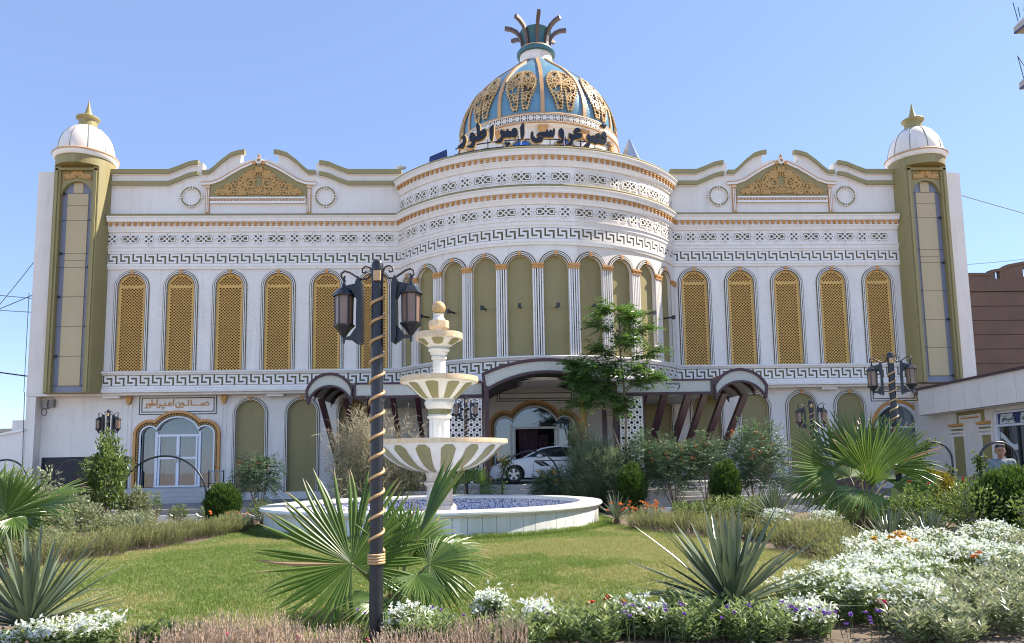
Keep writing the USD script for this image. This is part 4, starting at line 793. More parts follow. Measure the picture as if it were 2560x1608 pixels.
dr = part(AN, 'door', ext(sbox(d0+.04, .88, d1, 2.70), -.2, -.17, AT), 'dark_glass'); part(AN, 'door_room', ext(sbox(d0-.2, .6, d1+.3, 3.4), -2.2, -2.1, AT), 'interior_dark')
part(dr, 'frame', ext(unary_union([sbox(d0-.06, .86, d0+.04, 3.2), sbox(d0, 2.66, d1, 2.74), sbox(d0, 3.13, d1, 3.2)]), -.2, -.08, AT), 'pvc'); part(dr, 'leaf_edge', ext(sbox(d0+1.1, .9, d0+1.16, 2.68), -.17, -.12, AT), 'metal_dark')
wv = np.linspace(0, 1, 20); up = [(d0+.1+.95*t, 2.38+.10*math.sin(t*5.2+1.2)-.35*t) for t in wv]; part(dr, 'wave_sticker', ext(band_path(up, .20), -.168, -.160, AT), 'white_sign')
part(dr, 'white_sticker', ext(sbox(d0+.06, .9, d0+.28, 1.6), -.168, -.160, AT), 'white_sign')
sgn = part(dr, 'sign_board', ext(sbox(d0+.05, 2.74, d1, 3.13), -.20, -.15, AT), 'navy_panel')
for k, (a, b) in enumerate([(.15, 1.02), (1.30, 2.30)]):
    part(sgn, 'cartouche', ext(Polygon([(d0+a, 2.76), (d0+b, 2.76), (d0+b-.06, 2.9), (d0+b-.12, 3.10), (d0+a+.10, 3.10), (d0+a+.03, 2.95)]), -.15, -.14, AT), 'white_sign')
    ls = STROKES[:17] if k == 0 else None
    if k == 0:
        q = [[(d0+.25+(x+14.36)*.78/1.18*.82, 2.82+(z-4.2)*.55) for x, z in l] for l in ls]; g = lines(q, .028, 1, 1)
    else:
        gs = [Polygon(p).buffer(0) for gg, hh in (SIGN[5], SIGN[6], SIGN[7], SIGN[8]) for p in gg]; g = affinity.affine_transform(unary_union(gs), [.255, 0, 0, .255, d0+1.30+.23, 2.80-14.1*.255])
    part(sgn, 'lettering', ext(g, -.14, -.135, AT), 'metal_dark')
part(AN, 'plinth', ext(sbox(0, 0.0, L, .86), 0.0, 0.35, AT), 'stone_step'); 
for r in range(3):
    for q in range(7):
        if (q+r) % 2 == 0: part(AN, 'checker_brick', ext(sbox(sy(-2.6)+q*.24, .40+r*.14, sy(-2.6)+q*.24+.22, .52+r*.14), 0.35, 0.37, AT), 'burgundy')
        else: part(AN, 'checker_brick', ext(sbox(sy(-2.6)+q*.24, .40+r*.14, sy(-2.6)+q*.24+.22, .52+r*.14), 0.35, 0.365, AT), 'white_trim')
rp = thing('barrier_rope', 'pale rope hanging low between posts in front of the annex', 'rope')
t = np.linspace(0, 1, 16); part(rp, 'rope', tube(np.stack([12.4+2.0*t, -11.6-1.2*t, .62-.9*t*(1-t)], 1), .022, 6), 'white_trim')
for x, y in ((12.4, -11.6), (14.4, -12.8)): part(rp, 'post', tube([(x, y, -.02), (x, y, .66)], .03, 8), 'metal_dark')

# ------------------------------------------------------------------ neighbours
nb = thing('brick_house', 'dark brown brick house with stepped parapet and two slots, behind the right tower', 'building')
HT = wall_T(14.0)
hh = Polygon([(29, -1), (60, -1), (60, 14.05), (35.1, 14.05), (34.0, 13.85), (33.6, 13.62), (32.9, 13.5), (32.7, 13.3), (29, 13.3)])
sl = unary_union([sbox(33.15, 13.02, 33.45, 13.62-.12), sbox(35.0, 13.15, 35.3, 13.7)])
part(nb, 'parapet', ext(hh.intersection(sbox(0, 12.2, 99, 20)).difference(sl), -.25, .06, HT), 'far_brick'); part(nb, 'coping', ext(LineString(list(hh.exterior.coords)[2:9]).buffer(.09, cap_style=2), -.3, .12, HT), 'far_brick')
for k in range(13): part(nb, 'brick_course', ext(sbox(29, 12.17-.93*(k+1), 60, 12.17-.93*k-.045), -.25, 0.0, HT), 'far_brick')
part(nb, 'core', bx(29.1, 59.9, 14.1, 24, -1, 12.9), 'shadow_line')
cb = thing('unfinished_block', 'unfinished concrete block at the top right corner with bare floor slabs and sticking bars', 'building')
for k, z in enumerate([37.4, 32.4, 27.4, 22.4]):
    x = 45.6 if k < 2 else 48.0
    g = trimesh.convex.convex_hull(np.array([(x, yy, zz) for yy in (26, 10) for zz in (z, z+.55)]+[(x+2.2, yy, z+2.7) for yy in (26, 10)]+[(62, yy, zz) for yy in (26, 10) for zz in (z, z+2.7)])) if k < 2 else bx(x, 62, 10, 26, z, z+.5)
    sl = part(cb, 'slab', g, 'concrete'); part(sl, 'edge_strip', bx(x-.03, x+.2, 10, 25.98, z-.03, z+.10), 'navy_panel')
for x in (50.5, 56, 61): part(cb, 'column', bx(x, x+.8, 24, 24.8, -1, 45), 'concrete')
part(cb, 'wall', bx(52, 61.8, 10.2, 23.8, -1, 45), 'far_brick')
for k, (x, z, dx, dz) in enumerate([(45.9, 38.4, -.3, 1.7), (46.1, 38.8, -.1, .9), (46.5, 39.3, .2, 1.4), (45.9, 33.3, -.35, 2.0), (45.6, 35.2, .9, -1.6)]): part(cb, 'reinforcing_bar', tube([(x, 25.8, z), (x+dx, 25.8, z+dz)], .03, 5), 'cable')
gwl = thing('garden_wall', 'low white garden wall with a sagging top, at the left edge', 'wall')
t = np.linspace(0, 1, 14); top = [(-30+11.05*q, 2.55+.75*q**3) for q in t]
part(gwl, 'wall', ext(Polygon([(-30, 0), (-18.96, 0), (-18.96, 3.3)]+top[::-1]), -.25, 0, W0), 'white_paint'); part(gwl, 'coping', ext(band_path([(x, z+.1) for x, z in top], .1), -.3, .06, W0), 'white_trim')
part(gwl, 'end_pier', [bx(-19.55, -18.98, .1, .5, 2.6, 3.75)], 'white_paint')
ft = thing('far_house', 'distant tan house seen over the low garden wall', 'building'); part(ft, 'wall', [bx(-75, -36, 40, 50, -1, 5.4)], 'far_town'); part(ft, 'roof', [bx(-76, -35.5, 39.5, 50.5, 5.4, 5.7)], 'concrete')
part(ft, 'window', [bx(-46, -44.5, 39.9, 40, 2.6, 4)], 'interior_dark'); part(ft, 'window', [bx(-42, -40.5, 39.9, 40, 2.6, 4)], 'interior_dark')
def cable(label, pts, r=.018, sag=0.25):
    p = np.array(pts, float); t = np.linspace(0, 1, 20); q = np.outer(1-t, p[0])+np.outer(t, p[1]); q[:, 2] -= sag*4*t*(1-t)
    c = thing('cable', label, 'cable'); part(c, 'wire', tube(q, r, 5), 'cable')
cable('thin cable rising steeply to the upper left wall edge', [(-19.02, .3, 10.75), (-26, 4, 5.6)], .014, .15)
cable('cable sloping down left from the middle of the left wall edge', [(-19.04, .3, 9.15), (-24, -2, 6.1)], .016, .1); cable('nearly level upper cable meeting the left wall edge', [(-19.04, .3, 8.95), (-32, 2, 10.9)], .014, .1)
cable('nearly level lower cable meeting the left wall edge', [(-19.04, .3, 8.35), (-32, 2, 9.9)], .014, .1); cable('thick cable reaching the left wall corner low down', [(-19.06, .2, 5.6), (-30, 0, 8.3)], .03, .3)
cable('black cable looped down the left wall edge', [(-19.08, -.05, 9.1), (-19.06, -.05, 4.9)], .012, 0); cable('grey cables drooping down the lower left corner pier', [(-19.0, -.1, 4.9), (-18.88, -.1, .9)], .014, .3)
cable('long cable running from the right tower wall down to the right', [(21.75, .2, 13.4), (36, -6, 6.2)], .018, .2); cable('thin wire above the brown brick house', [(22.0, 6, 11.6), (38, 16, 15.0)], .012, .1)
jb = thing('junction_box', 'tangle of grey electrical boxes under the upper storey at the left corner', 'junction box'); part(jb, 'box', bx(-18.5, -18.3, .30, .48, 4.25, 4.6), 'concrete'); part(jb, 'box', bx(-18.25, -18.05, .32, .48, 4.3, 4.62), 'asphalt'); part(jb, 'loop', tube([(-18.4+.1*math.cos(a), .3, 4.1+.16*math.sin(a)) for a in np.linspace(0, 2*PI, 14)], .015, 5), 'cable')

# ------------------------------------------------------------------ fountain
PX, PY = -1.38, -10.4
fp = thing('fountain_pool', 'round pool clad in upright white marble slabs with blue mosaic inside', 'pool', loc=(PX, PY, 0))
NS = 84; rng = np.random.default_rng(5)
for k in range(NS):
    a, b = 2*PI*k/NS+.0012, 2*PI*(k+1)/NS-.0012; d = rng.uniform(0, .008); R0, R1 = 4.40, 4.50+d; zt = .50
    v = [(r*math.cos(t), r*math.sin(t), z) for t in (a, (a+b)/2, b) for r in (R0, R1) for z in (-.05, zt)]
    f = []
    for i in range(2):
        o = i*4; f += [(o+2, o+6, o+7), (o+2, o+7, o+3), (o+0, o+1, o+5), (o+0, o+5, o+4), (o+1, o+3, o+7), (o+1, o+7, o+5)]
    f += [(0, 2, 3), (0, 3, 1), (8, 9, 11), (8, 11, 10)]
    part(fp, 'marble_slab', tm(v, f), 'marble')
part(fp, 'rim', rev([(4.40, .50), (4.58, .50), (4.62, .53), (4.62, .57), (4.60, .60), (4.02, .60), (4.0, .57), (4.0, .50), (4.40, .50)], 120), 'marble', 30)
part(fp, 'rim_edge', rev([(4.38, .47), (4.565, .47), (4.565, .498)], 120), 'marble_warm', 30)
nm = {'g': ('texture_coordinate', {}), 's': ('separate_xyz', {}), 'a': ('math', {'math_type': 'arctan2'}), 'c': ('combine_xyz', {}), 'u': ('math', {'math_type': 'multiply', 'value2': 4.05/.042}), 'w': ('math', {'math_type': 'multiply', 'value2': 1/.042}),
      'fu': ('math', {'math_type': 'floor'}), 'fw': ('math', {'math_type': 'floor'}), 'n': ('white_noise_texture', {'dimensions': '3D'}), 'r': ('rgb_ramp', {'interpolate': False, 'ramp': [(0, (.56, .58, .66)), (.45, (.30, .34, .48)), (.6, (.05, .06, .18)), (.8, (.10, .14, .34)), (.92, (.30, .20, .14))]}),
      'p': ('principled_bsdf', {'roughness': .2}), 'm1': ('math', {'math_type': 'fraction'}), 'm2': ('math', {'math_type': 'fraction'}), 'g1': ('math', {'math_type': 'less_than', 'value2': .12}), 'g2': ('math', {'math_type': 'less_than', 'value2': .12}), 'mx': ('math', {'math_type': 'maximum'}), 'mc': ('mix_color', {'b': (.55, .55, .56)})}
M['mosaic'] = usdkit.material(stage, '/World/Looks/mosaic', nm, [('g.object', 's.vector'), ('s.y', 'a.value1'), ('s.x', 'a.value2'), ('a.value', 'u.value1'), ('s.z', 'w.value1'), ('u.value', 'fu.value1'), ('w.value', 'fw.value1'), ('fu.value', 'c.x'), ('fw.value', 'c.y'), ('c.vector', 'n.vector'), ('n.value', 'r.fac'),
      ('u.value', 'm1.value1'), ('w.value', 'm2.value1'), ('m1.value', 'g1.value1'), ('m2.value', 'g2.value1'), ('g1.value', 'mx.value1'), ('g2.value', 'mx.value2'), ('mx.value', 'mc.fac'), ('r.color', 'mc.a'), ('mc.result', 'p.base_color')], surface='p.BSDF')
ml = rev([(0, .02), (4.05, .02), (4.05, .505)], 96); ml.invert(); part(fp, 'mosaic_lining', ml, 'mosaic', 30)
fo = thing('fountain', 'white three-bowl fountain with olive stripes, gold rims and a gilded ball on top', 'fountain', loc=(-1.24, -10.4, 0))
part(fo, 'pedestal', rev([(.46, .0), (.46, .50), (.40, .54), (.38, .60), (.36, .62), (.36, 1.02), (.38, 1.04), (.44, 1.08), (.44, 1.14), (.38, 1.18), (.36, 1.24), (.40, 1.42), (.5, 1.47)], 8), 'marble_warm')
B1 = [(.42, 1.42), (.60, 1.44), (.86, 1.50), (1.12, 1.60), (1.36, 1.74), (1.56, 1.90), (1.70, 2.04), (1.80, 2.14), (1.87, 2.18)]
B2 = [(.36, 3.42), (.42, 3.46), (.52, 3.52), (.66, 3.64), (.78, 3.76), (.90, 3.86), (1.02, 3.90), (1.06, 3.92)]
B3 = [(.22, 4.90), (.27, 4.92), (.36, 4.98), (.46, 5.05), (.58, 5.13), (.63, 5.15)]
def bowl(B, rimh, n, w, t0, t1):
    r1, z1 = B[-1]
    b = part(fo, 'bowl', rev(B+[(r1, z1+.01), (r1-.12, z1+.02), (r1*.8, z1-.05), (0, z1-.18)], 72), 'fountain_white', 40)
    part(b, 'gilded_rim', rev([(r1-.02, z1+.005), (r1+.04, z1+.01), (r1+.045, z1+rimh*.5), (r1+.04, z1+rimh), (r1-.10, z1+rimh), (r1-.12, z1+.02)], 72), 'fountain_gold', 40)
    P = np.array(B); Lb = np.r_[0, np.cumsum(np.linalg.norm(np.diff(P, axis=0), axis=1))]; Lb /= Lb[-1]
    for k in range(n):
        a = 2*PI*(k+.5)/n; T = np.linspace(t0, t1, 12); v = []
        for i, t in enumerate(T):
            r, z = np.interp(t, Lb, P[:, 0])+.009, np.interp(t, Lb, P[:, 1])-.004; hw = w*(0.0 if i in (0,) and t0 > .3 else 1.0)
            e = min((t1-t)/.10, 1); hw *= math.sqrt(max(1-(1-e)**2, 0))*.55+.45 if e < 1 else 1
            if t0 > .3: e = min((t-t0)/.12, 1); hw = hw*(math.sqrt(max(1-(1-e)**2, 0))*.6+.4)
            v += [(r*math.cos(a-hw), r*math.sin(a-hw), z), (r*math.cos(a), r*math.sin(a), z), (r*math.cos(a+hw), r*math.sin(a+hw), z)]
        f = []
        for i in range(11):
            for j in range(2): q = i*3+j; f += [(q, q+1, q+4), (q, q+4, q+3)]
        part(b, 'stripe', tm(v, f), 'fountain_olive', True)
bowl(B1, .13, 16, .115, .03, .95); bowl(B2, .15, 9, .20, .10, .88); bowl(B3, .18, 6, .30, .35, .95)
def fluted(r, z0, z1, n=16):
    A = np.linspace(0, 2*PI, n*4+1)[:-1]; g = Polygon([((r*(1-.07*(0.5-.5*math.cos(a*n))))*math.cos(a), (r*(1-.07*(0.5-.5*math.cos(a*n))))*math.sin(a)) for a in A]); m = trimesh.creation.extrude_polygon(g, z1-z0, engine='earcut'); m.apply_translation([0, 0, z0]); return m
part(fo, 'column', fluted(.29, 2.05, 3.0, 12), 'fountain_white'); part(fo, 'column', fluted(.18, 3.8, 4.6, 10), 'fountain_white'); part(fo, 'column', fluted(.14, 5.1, 5.49, 8), 'fountain_white')
part(fo, 'capital', rev([(.29, 2.9), (.33, 2.92), (.35, 2.98), (.31, 3.0), (.31, 3.02)], 40), 'fountain_white', 30); part(fo, 'olive_collar', rev([(.315, 3.02), (.325, 3.03), (.325, 3.15), (.315, 3.17)], 40), 'fountain_olive', 30)
part(fo, 'bowl_foot', rev([(.315, 3.17), (.36, 3.2), (.41, 3.30), (.42, 3.36), (.38, 3.43)], 40), 'fountain_white', 30)
part(fo, 'capital', rev([(.18, 4.58), (.22, 4.60), (.22, 4.66), (.19, 4.68), (.24, 4.74), (.26, 4.80), (.31, 4.84), (.31, 4.88), (.22, 4.91)], 40), 'fountain_white', 30)
part(fo, 'gilded_block', rev([(.0, 5.48), (.28, 5.48), (.29, 5.5), (.29, 5.68), (.28, 5.70), (0, 5.70)], 8), 'fountain_gold'); part(fo, 'neck', rev([(.20, 5.70), (.17, 5.76), (.12, 5.84), (.15, 5.90)], 24), 'fountain_white', 30)
part(fo, 'ball', trimesh.creation.icosphere(3, .195).apply_translation([0, 0, 6.08]), 'bronze_gold', True)

# ------------------------------------------------------------------ lamp posts
def lamp(label, loc, rotz, h=3.62, grp='twin-lantern lamp posts with gold rope', scale=None):
    t = thing('lamp_post', label, 'street lamp', grp, loc, rotz, scale); z = h-3.62
    part(t, 'pole', rev([(.066, -.05), (.064, .8), (.056, 3.4+z), (.060, 3.52+z), (.058, 3.58+z), (.045, 3.61+z), (.02, 3.625+z), (0, 3.628+z)], 24), 'metal_dark', 30)
    n = 13; A = np.linspace(0, 2*PI*n, n*18); zz = .80+(A/A[-1])*(2.45+z); rr = .071-.008*zz/3.6
    part(t, 'gold_rope', tube(np.stack([rr*np.cos(A), rr*np.sin(A), zz], 1), .0155, 6), 'rope_gold', True)
    for k in range(4): part(t, 'rope_band', tube([(.074*math.cos(a), .074*math.sin(a), .70+.025*k) for a in np.linspace(0, 2*PI, 25)], .013, 6), 'rope_gold', True)
    part(t, 'rope_knot', [bx(-.02, .05, -.085, -.055, 3.40+z, 3.50+z)], 'rope_gold')
    for s in (-1, 1):
        x = .335*s
        sc = [(.055, 3.49), (.10, 3.44), (.16, 3.435), (.22, 3.47), (.28, 3.51), (.33, 3.525), (.365, 3.50), (.36, 3.46), (.335, 3.455), (.325, 3.475)]
        a = part(t, 'scroll_arm', tube([(s*p, 0, q+z) for p, q in sc], .011, 6), 'iron_brown', True)
        part(a, 'curl', tube([(s*(.055+.0), 0, 3.50+z), (s*.075, 0, 3.55+z), (s*.12, 0, 3.565+z), (s*.155, 0, 3.54+z), (s*.15, 0, 3.505+z), (s*.12, 0, 3.50+z), (s*.115, 0, 3.52+z)], .009, 6), 'iron_brown', True)
        pl = Polygon([(.145, 2.80), (.175, 2.78), (.20, 2.84), (.195, 3.25), (.21, 3.40), (.18, 3.46), (.155, 3.40), (.145, 3.25)])
        part(t, 'back_plate', ext(affinity.scale(pl, s, 1, origin=(0, 0)), -.055, .055, lambda u, w, d: np.stack([u, -d, w+z], -1)), 'metal_dark')
        for (g, nm_) in ((Polygon([(.19, 3.40), (.31, 3.375), (.335, 3.36), (.30, 3.35), (.25, 3.32), (.22, 3.26), (.19, 3.2)]), 'bracket'), (Polygon([(.19, 2.98), (.22, 2.94), (.27, 2.87), (.335, 2.86), (.335, 2.84), (.25, 2.83), (.20, 2.79)]), 'bracket')):
            part(t, nm_, ext(affinity.scale(g, s, 1, origin=(0, 0)), -.018, .018, lambda u, w, d: np.stack([u, -d, w+z], -1)), 'metal_dark')
        ln = part(t, 'lantern', rev([(.082, 2.985), (.088, 3.27)], 6, (x, 0, z), .26, .26+2*PI), 'amber_glass')
        part(ln, 'lantern_roof', rev([(.112, 3.268), (.115, 3.28), (.092, 3.31), (.062, 3.345), (.03, 3.355), (.022, 3.38), (.012, 3.41), (.018, 3.43), (.010, 3.455), (0, 3.46)], 6, (x, 0, z), .26, .26+2*PI), 'metal_dark')
        part(ln, 'lantern_base', rev([(0, 2.80), (.012, 2.80), (.014, 2.86), (.03, 2.88), (.065, 2.93), (.105, 2.97), (.108, 2.985), (0, 2.988)], 6, (x, 0, z), .26, .26+2*PI), 'metal_dark')
        for k in range(6):
            aa = .26+2*PI*k/6; part(ln, 'lantern_bar', tube([(x+.084*math.cos(aa), .084*math.sin(aa), 2.98+z), (x+.090*math.cos(aa), .090*math.sin(aa), 3.272+z)], .007, 5), 'metal_dark')
    return t
lamp('near black lamp post spiralled with gold rope, between camera and fountain', (-1.026, -23.94, 0), -.12)
lamp('lamp post behind the leafy shrub left of the lettered double door', (-12.68, -5.8, -.02), -.1, 3.68); lamp('lamp post seen between fountain bowl and middle entrance', (-.62, -5.38, .3), .1, 3.7)
lamp('lamp post rising out of the big fan palm at the right', (9.2, -15.0, 0), -.5, 3.43, scale=1.16); lamp('lamp post left of the right fan palm, before the arched niches', (10.5, -8.0, -.02), -.45, 3.2, scale=1.1)

# ------------------------------------------------------------------ garden hoops
def hoop(label, p0, p1, h, z0=-.03, vine=0, r=.028):
    c = thing('garden_hoop', label, 'arch', 'metal hoops over the garden beds'); p0, p1 = np.array(p0, float), np.array(p1, float); m = (p0+p1)/2; hw = np.linalg.norm(p1-p0)/2; u = (p1-p0)/(2*hw)
    st = h-hw if h > hw+.1 else .25; A = np.linspace(PI, 0, 25)
    pts = [(*p0, z0)]+[(*(m+u*hw*math.cos(a)), st+(h-st)*math.sin(a)) for a in A]+[(*p1, z0)]
    part(c, 'hoop', tube(pts, r, 8), 'metal_dark', True); return c
hoop('large black hoop in front of the lettered double door', (-10.4, -9.5), (-7.97, -9.5), 2.0); hoop('small hoop against the dark granite beside the leafy shrub', (-12.97, -8), (-12.2, -8), 1.95)
hoop('hoop at the left edge behind the palm', (-14.6, -9), (-13.3, -9), 1.97); hoop('black hoop in front of the parked car', (.62, -5.7), (2.6, -5.7), 2.05)
hoop('smaller hoop with vine beside the right annex pilaster', (11.45, -12), (12.4, -12), 2.0); hoop('hoop in front of the walking man', (10.38, -16), (11.2, -16), 1.9)

# ------------------------------------------------------------------ scalloped bed edging
def edging(label, pts, n):
    e = thing('bed_edging', label, 'edging'); p = np.array(pts, float); Ls = np.r_[0, np.cumsum(np.linalg.norm(np.diff(p, axis=0), axis=1))]
    for k in range(n):
        s = (k+.5)/n*Ls[-1]; c = np.array([np.interp(s, Ls, p[:, i]) for i in (0, 1)]); t = np.array([np.interp(s+.05, Ls, p[:, i])-np.interp(s-.05, Ls, p[:, i]) for i in (0, 1)]); t /= np.linalg.norm(t); w = Ls[-1]/n
        g = Polygon([(-w*.48, -.05), (w*.48, -.05), (w*.48, .20), (w*.3, .13), (0, .10), (-w*.3, .13), (-w*.48, .20)]) if k % 2 == 0 else sbox(-w*.48, -.05, w*.48, .17)
        TT = plane_T(c-t*0, c+t); part(e, 'edging_stone', ext(g, -.06, .06, TT), 'white_trim' if k % 3 else 'marble')
edging('white scalloped stones edging the bed below the left steps', [(-13.2, -7.2), (-9.5, -7.0), (-6.0, -6.9)], 18); edging('white scalloped stones edging the beds along the right side of the plaza', [(5.2, -7.6), (8.5, -8.2), (11.5, -8.4)], 16)

# ------------------------------------------------------------------ the parked car
car = thing('parked_car', 'white two-door car with black side stripes parked under the middle canopy', 'car', loc=(.20, -3.05, .90))
xs = np.linspace(0, 4.45, 60)
top = np.interp(xs, [0, .06, .25, .7, 1.25, 1.5, 2.0, 2.6, 3.3, 3.9, 4.3, 4.45], [.45, .62, .72, .83, .94, .97, .97, .96, .97, 1.0, .98, .80])
bot = np.interp(xs, [0, .1, .5, 1, 4.0, 4.3, 4.45], [.30, .20, .18, .19, .19, .26, .42])
prof = Polygon(list(zip(xs, top))+list(zip(xs, bot))[::-1])
for wx in (.89, 3.52): prof = prof.difference(Point(wx, .33).buffer(.385, 24))
secs = [(-.915, .90), (-.90, .965), (-.80, 1.0), (.80, 1.0), (.90, .965), (.915, .90)]
def loft(poly, half):
    m = trimesh.creation.extrude_polygon(poly, 1.0, engine='earcut'); m = m.subdivide_to_size(.35) if False else m; out = []
    for (a, sa), (b, sb_) in zip(half[:-1], half[1:]):
        q = trimesh.creation.extrude_polygon(poly, 1.0, engine='earcut'); v = np.array(q.vertices); k = sa+(sb_-sa)*v[:, 2]; z = .5+(v[:, 1]-.5)*k; x = 2.2+(v[:, 0]-2.2)*(1-(1-k)*.35)
        g = tm(np.stack([x, a+(b-a)*v[:, 2], z], 1), q.faces); g.fix_normals(); out.append(g)
    return cat_(out)
part(car, 'body', loft(prof, secs), 'car_paint', 25)
gh = Polygon([(1.30, .93), (1.75, 1.17), (2.05, 1.30), (2.5, 1.355), (3.0, 1.33), (3.5, 1.20), (4.0, 1.0), (3.9, .93)])
def cabin(poly, w0, w1, m): 
    q = trimesh.creation.extrude_polygon(poly, 2.0, engine='earcut'); v = np.array(q.vertices); k = np.clip((v[:, 1]-.93)/.42, 0, 1); g = tm(np.stack([v[:, 0], (v[:, 2]-1)*(w0+(w1-w0)*k), v[:, 1]], 1), q.faces); g.fix_normals(); return g
part(car, 'windows', cabin(gh, .80, .60, 0), 'car_black')
roof = band_path([(1.95, 1.285), (2.2, 1.335), (2.5, 1.37), (3.0, 1.345), (3.5, 1.22), (4.05, 1.0)], .05); part(car, 'roof', cabin(roof, .84, .63, 0), 'car_paint')
for s in (-1, 1):
    part(car, 'pillar', cat_([cabin(band_path([(1.28, .965), (1.75, 1.205), (2.0, 1.31)], .055), .835, .625, 0)]), 'car_paint') if s < 0 else None
    T = wall_T(0)
    for wx in (.89, 3.52):
        c = (wx, s*.80, .33); A = np.linspace(0, 2*PI, 33)
        ty = rev([(.21, -.11), (.31, -.11), (.335, -.08), (.335, .08), (.31, .11), (.21, .11)], 40); v = np.array(ty.vertices); w = part(car, 'wheel', tm(np.stack([v[:, 0]+c[0], -v[:, 2]+c[1], v[:, 1]+c[2]], 1), ty.faces), 'rubber', 30)
        rimg = [Point(0, 0).buffer(.23, 24).difference(Point(0, 0).buffer(.20, 24)), Point(0, 0).buffer(.055)]+[affinity.rotate(Polygon([(-.03, .03), (.03, .03), (.05, .21), (-.05, .21)]), 72*k, origin=(0, 0)) for k in range(5)]
        part(w, 'rim', ext(affinity.translate(unary_union(rimg), wx, .33), .06, .10, lambda u, z, d: np.stack([u, c[1]+s*d, z], -1)), 'steel'); part(w, 'hub_dark', ext(Point(wx, .33).buffer(.21), .02, .03, lambda u, z, d: np.stack([u, c[1]+s*d, z], -1)), 'car_black')
    yS = lambda u, z, d: np.stack([u, s*(.918+d), z], -1)
    for k in range(2): part(car, 'door_stripe', ext(Polygon([(1.62+.2*k, .80), (1.80+.2*k, .80), (2.06+.2*k, .62), (1.90+.2*k, .62)]), 0, .004, yS), 'car_black')
    part(car, 'waist_stripe', ext(sbox(1.65, .805, 3.6, .835), 0, .004, yS), 'car_black'); part(car, 'door_gap', ext(sbox(1.62, .25, 1.632, .78), 0, .003, yS), 'car_black')
    part(car, 'mirror', trimesh.creation.icosphere(2, 1).apply_scale([.11, .09, .07]).apply_translation([1.85, s*.96, 1.0]), 'car_paint', True)
    part(car, 'headlight', trimesh.convex.convex_hull(np.array([(.10, s*.72, .60), (.55, s*.86, .72), (.5, s*.905, .64), (.12, s*.80, .54)])), 'car_black')
part(car, 'grille', bx(-.02, .10, -.45, .45, .28, .56), 'car_black'); part(car, 'bumper_vent', [bx(.0, .25, -.82, -.55, .25, .50)], 'car_black'); part(car, 'splitter', [bx(-.03, .3, -.85, .85, .17, .205)], 'car_paint')
part(car, 'underbody', [bx(.4, 4.1, -.72, .72, .17, .6)], 'rubber')

# ------------------------------------------------------------------ the man walking at the right
man = thing('person', 'man in a grey-blue short-sleeved shirt walking behind the clipped thuja, looking down', 'person', loc=(11.02, -15.75, -.02), rotz=-.35)
def skeleton(bones, edge=.028, it=10):
    out = None
    for (a, ra, b, rb) in bones:
        hull = manifold3d.Manifold.batch_hull([manifold3d.Manifold.sphere(ra, 20).translate(list(map(float, a))), manifold3d.Manifold.sphere(rb, 20).translate(list(map(float, b)))]); out = hull if out is None else out+hull
    out = out.refine_to_length(edge); m = out.to_mesh(); t = trimesh.Trimesh(np.array(m.vert_properties[:, :3]), np.array(m.tri_verts), process=True); trimesh.smoothing.filter_taubin(t, iterations=it); return t
hd = (-.015, -.045, 1.72)
arm = lambda s: [((s*.20, 0, 1.50), .062, (s*.255, -.01, 1.22), .046), ((s*.255, -.01, 1.22), .043, (s*.275, -.10, .98), .030), ((s*.275, -.10, .98), .030, (s*.278, -.125, .91), .034)]
fingers = lambda s: [((s*.278+o, -.125, .90), .011, (s*.275+o*1.2, -.14, .84), .010) for o in (-.027, -.009, .009, .027)]+[((s*.278+o*1.2, -.14, .84), .010, (s*.27+o*1.2, -.15+.02, .795+abs(o)*.5), .008) for o in (-.027, -.009, .009, .027)]+[((s*.262, -.15, .92), .012, (s*.245, -.175, .87), .010)]
body = [((0, 0, 1.55), .055, (hd[0], hd[1]+.01, 1.66), .052), (hd, .085, (hd[0], hd[1]-.01, 1.78), .088), ((hd[0], hd[1]-.035, 1.665), .055, hd, .08), ((hd[0], hd[1]-.095, 1.715), .012, (hd[0], hd[1]-.10, 1.70), .016), ((hd[0]-.088, hd[1]+.01, 1.73), .018, (hd[0]-.088, hd[1]+.01, 1.70), .014), ((hd[0]+.088, hd[1]+.01, 1.73), .018, (hd[0]+.088, hd[1]+.01, 1.70), .014),
        ((-.13, 0, 1.46), .085, (.13, 0, 1.46), .085), ((0, 0, 1.42), .12, (0, 0, 1.05), .115), ((-.08, 0, 1.0), .10, (.08, 0, 1.0), .10)]
for s in (-1, 1): body += arm(s)+fingers(s)+[((s*.09, 0, .95), .085, (s*.10, -.02*s, .50), .058), ((s*.10, -.02*s, .50), .055, (s*.10, .06*s, .09), .038), ((s*.10, .06*s, .06), .042, (s*.115, .06*s-.17, .035), .032)]
pm = part(man, 'body', skeleton(body, .022, 6), 'skin', True)
part(man, 'shirt', skeleton([((-.14, 0, 1.47), .102, (.14, 0, 1.47), .102), ((-.10, 0, 1.42), .13, (-.08, 0, 1.12), .138), ((.10, 0, 1.42), .13, (.08, 0, 1.12), .138), ((0, 0, 1.45), .135, (0, 0, 1.1), .145), ((-.08, 0, 1.12), .138, (-.09, .0, .90), .145), ((.08, 0, 1.12), .138, (.09, 0, .90), .145), ((0, 0, 1.12), .14, (0, 0, .90), .145)]+[((s*.19, 0, 1.49), .085, (s*.25, -.01, 1.25), .072) for s in (-1, 1)], .03, 5), 'shirt', True)
part(man, 'collar', skeleton([((-.05, -.05, 1.555), .022, (.0, -.085, 1.52), .018), ((.05, -.05, 1.555), .022, (0, -.085, 1.52), .018), ((-.05, -.05, 1.555), .022, (-.03, .06, 1.57), .022), ((.05, -.05, 1.555), .022, (.03, .06, 1.57), .022)], .012, 3), 'shirt', True)
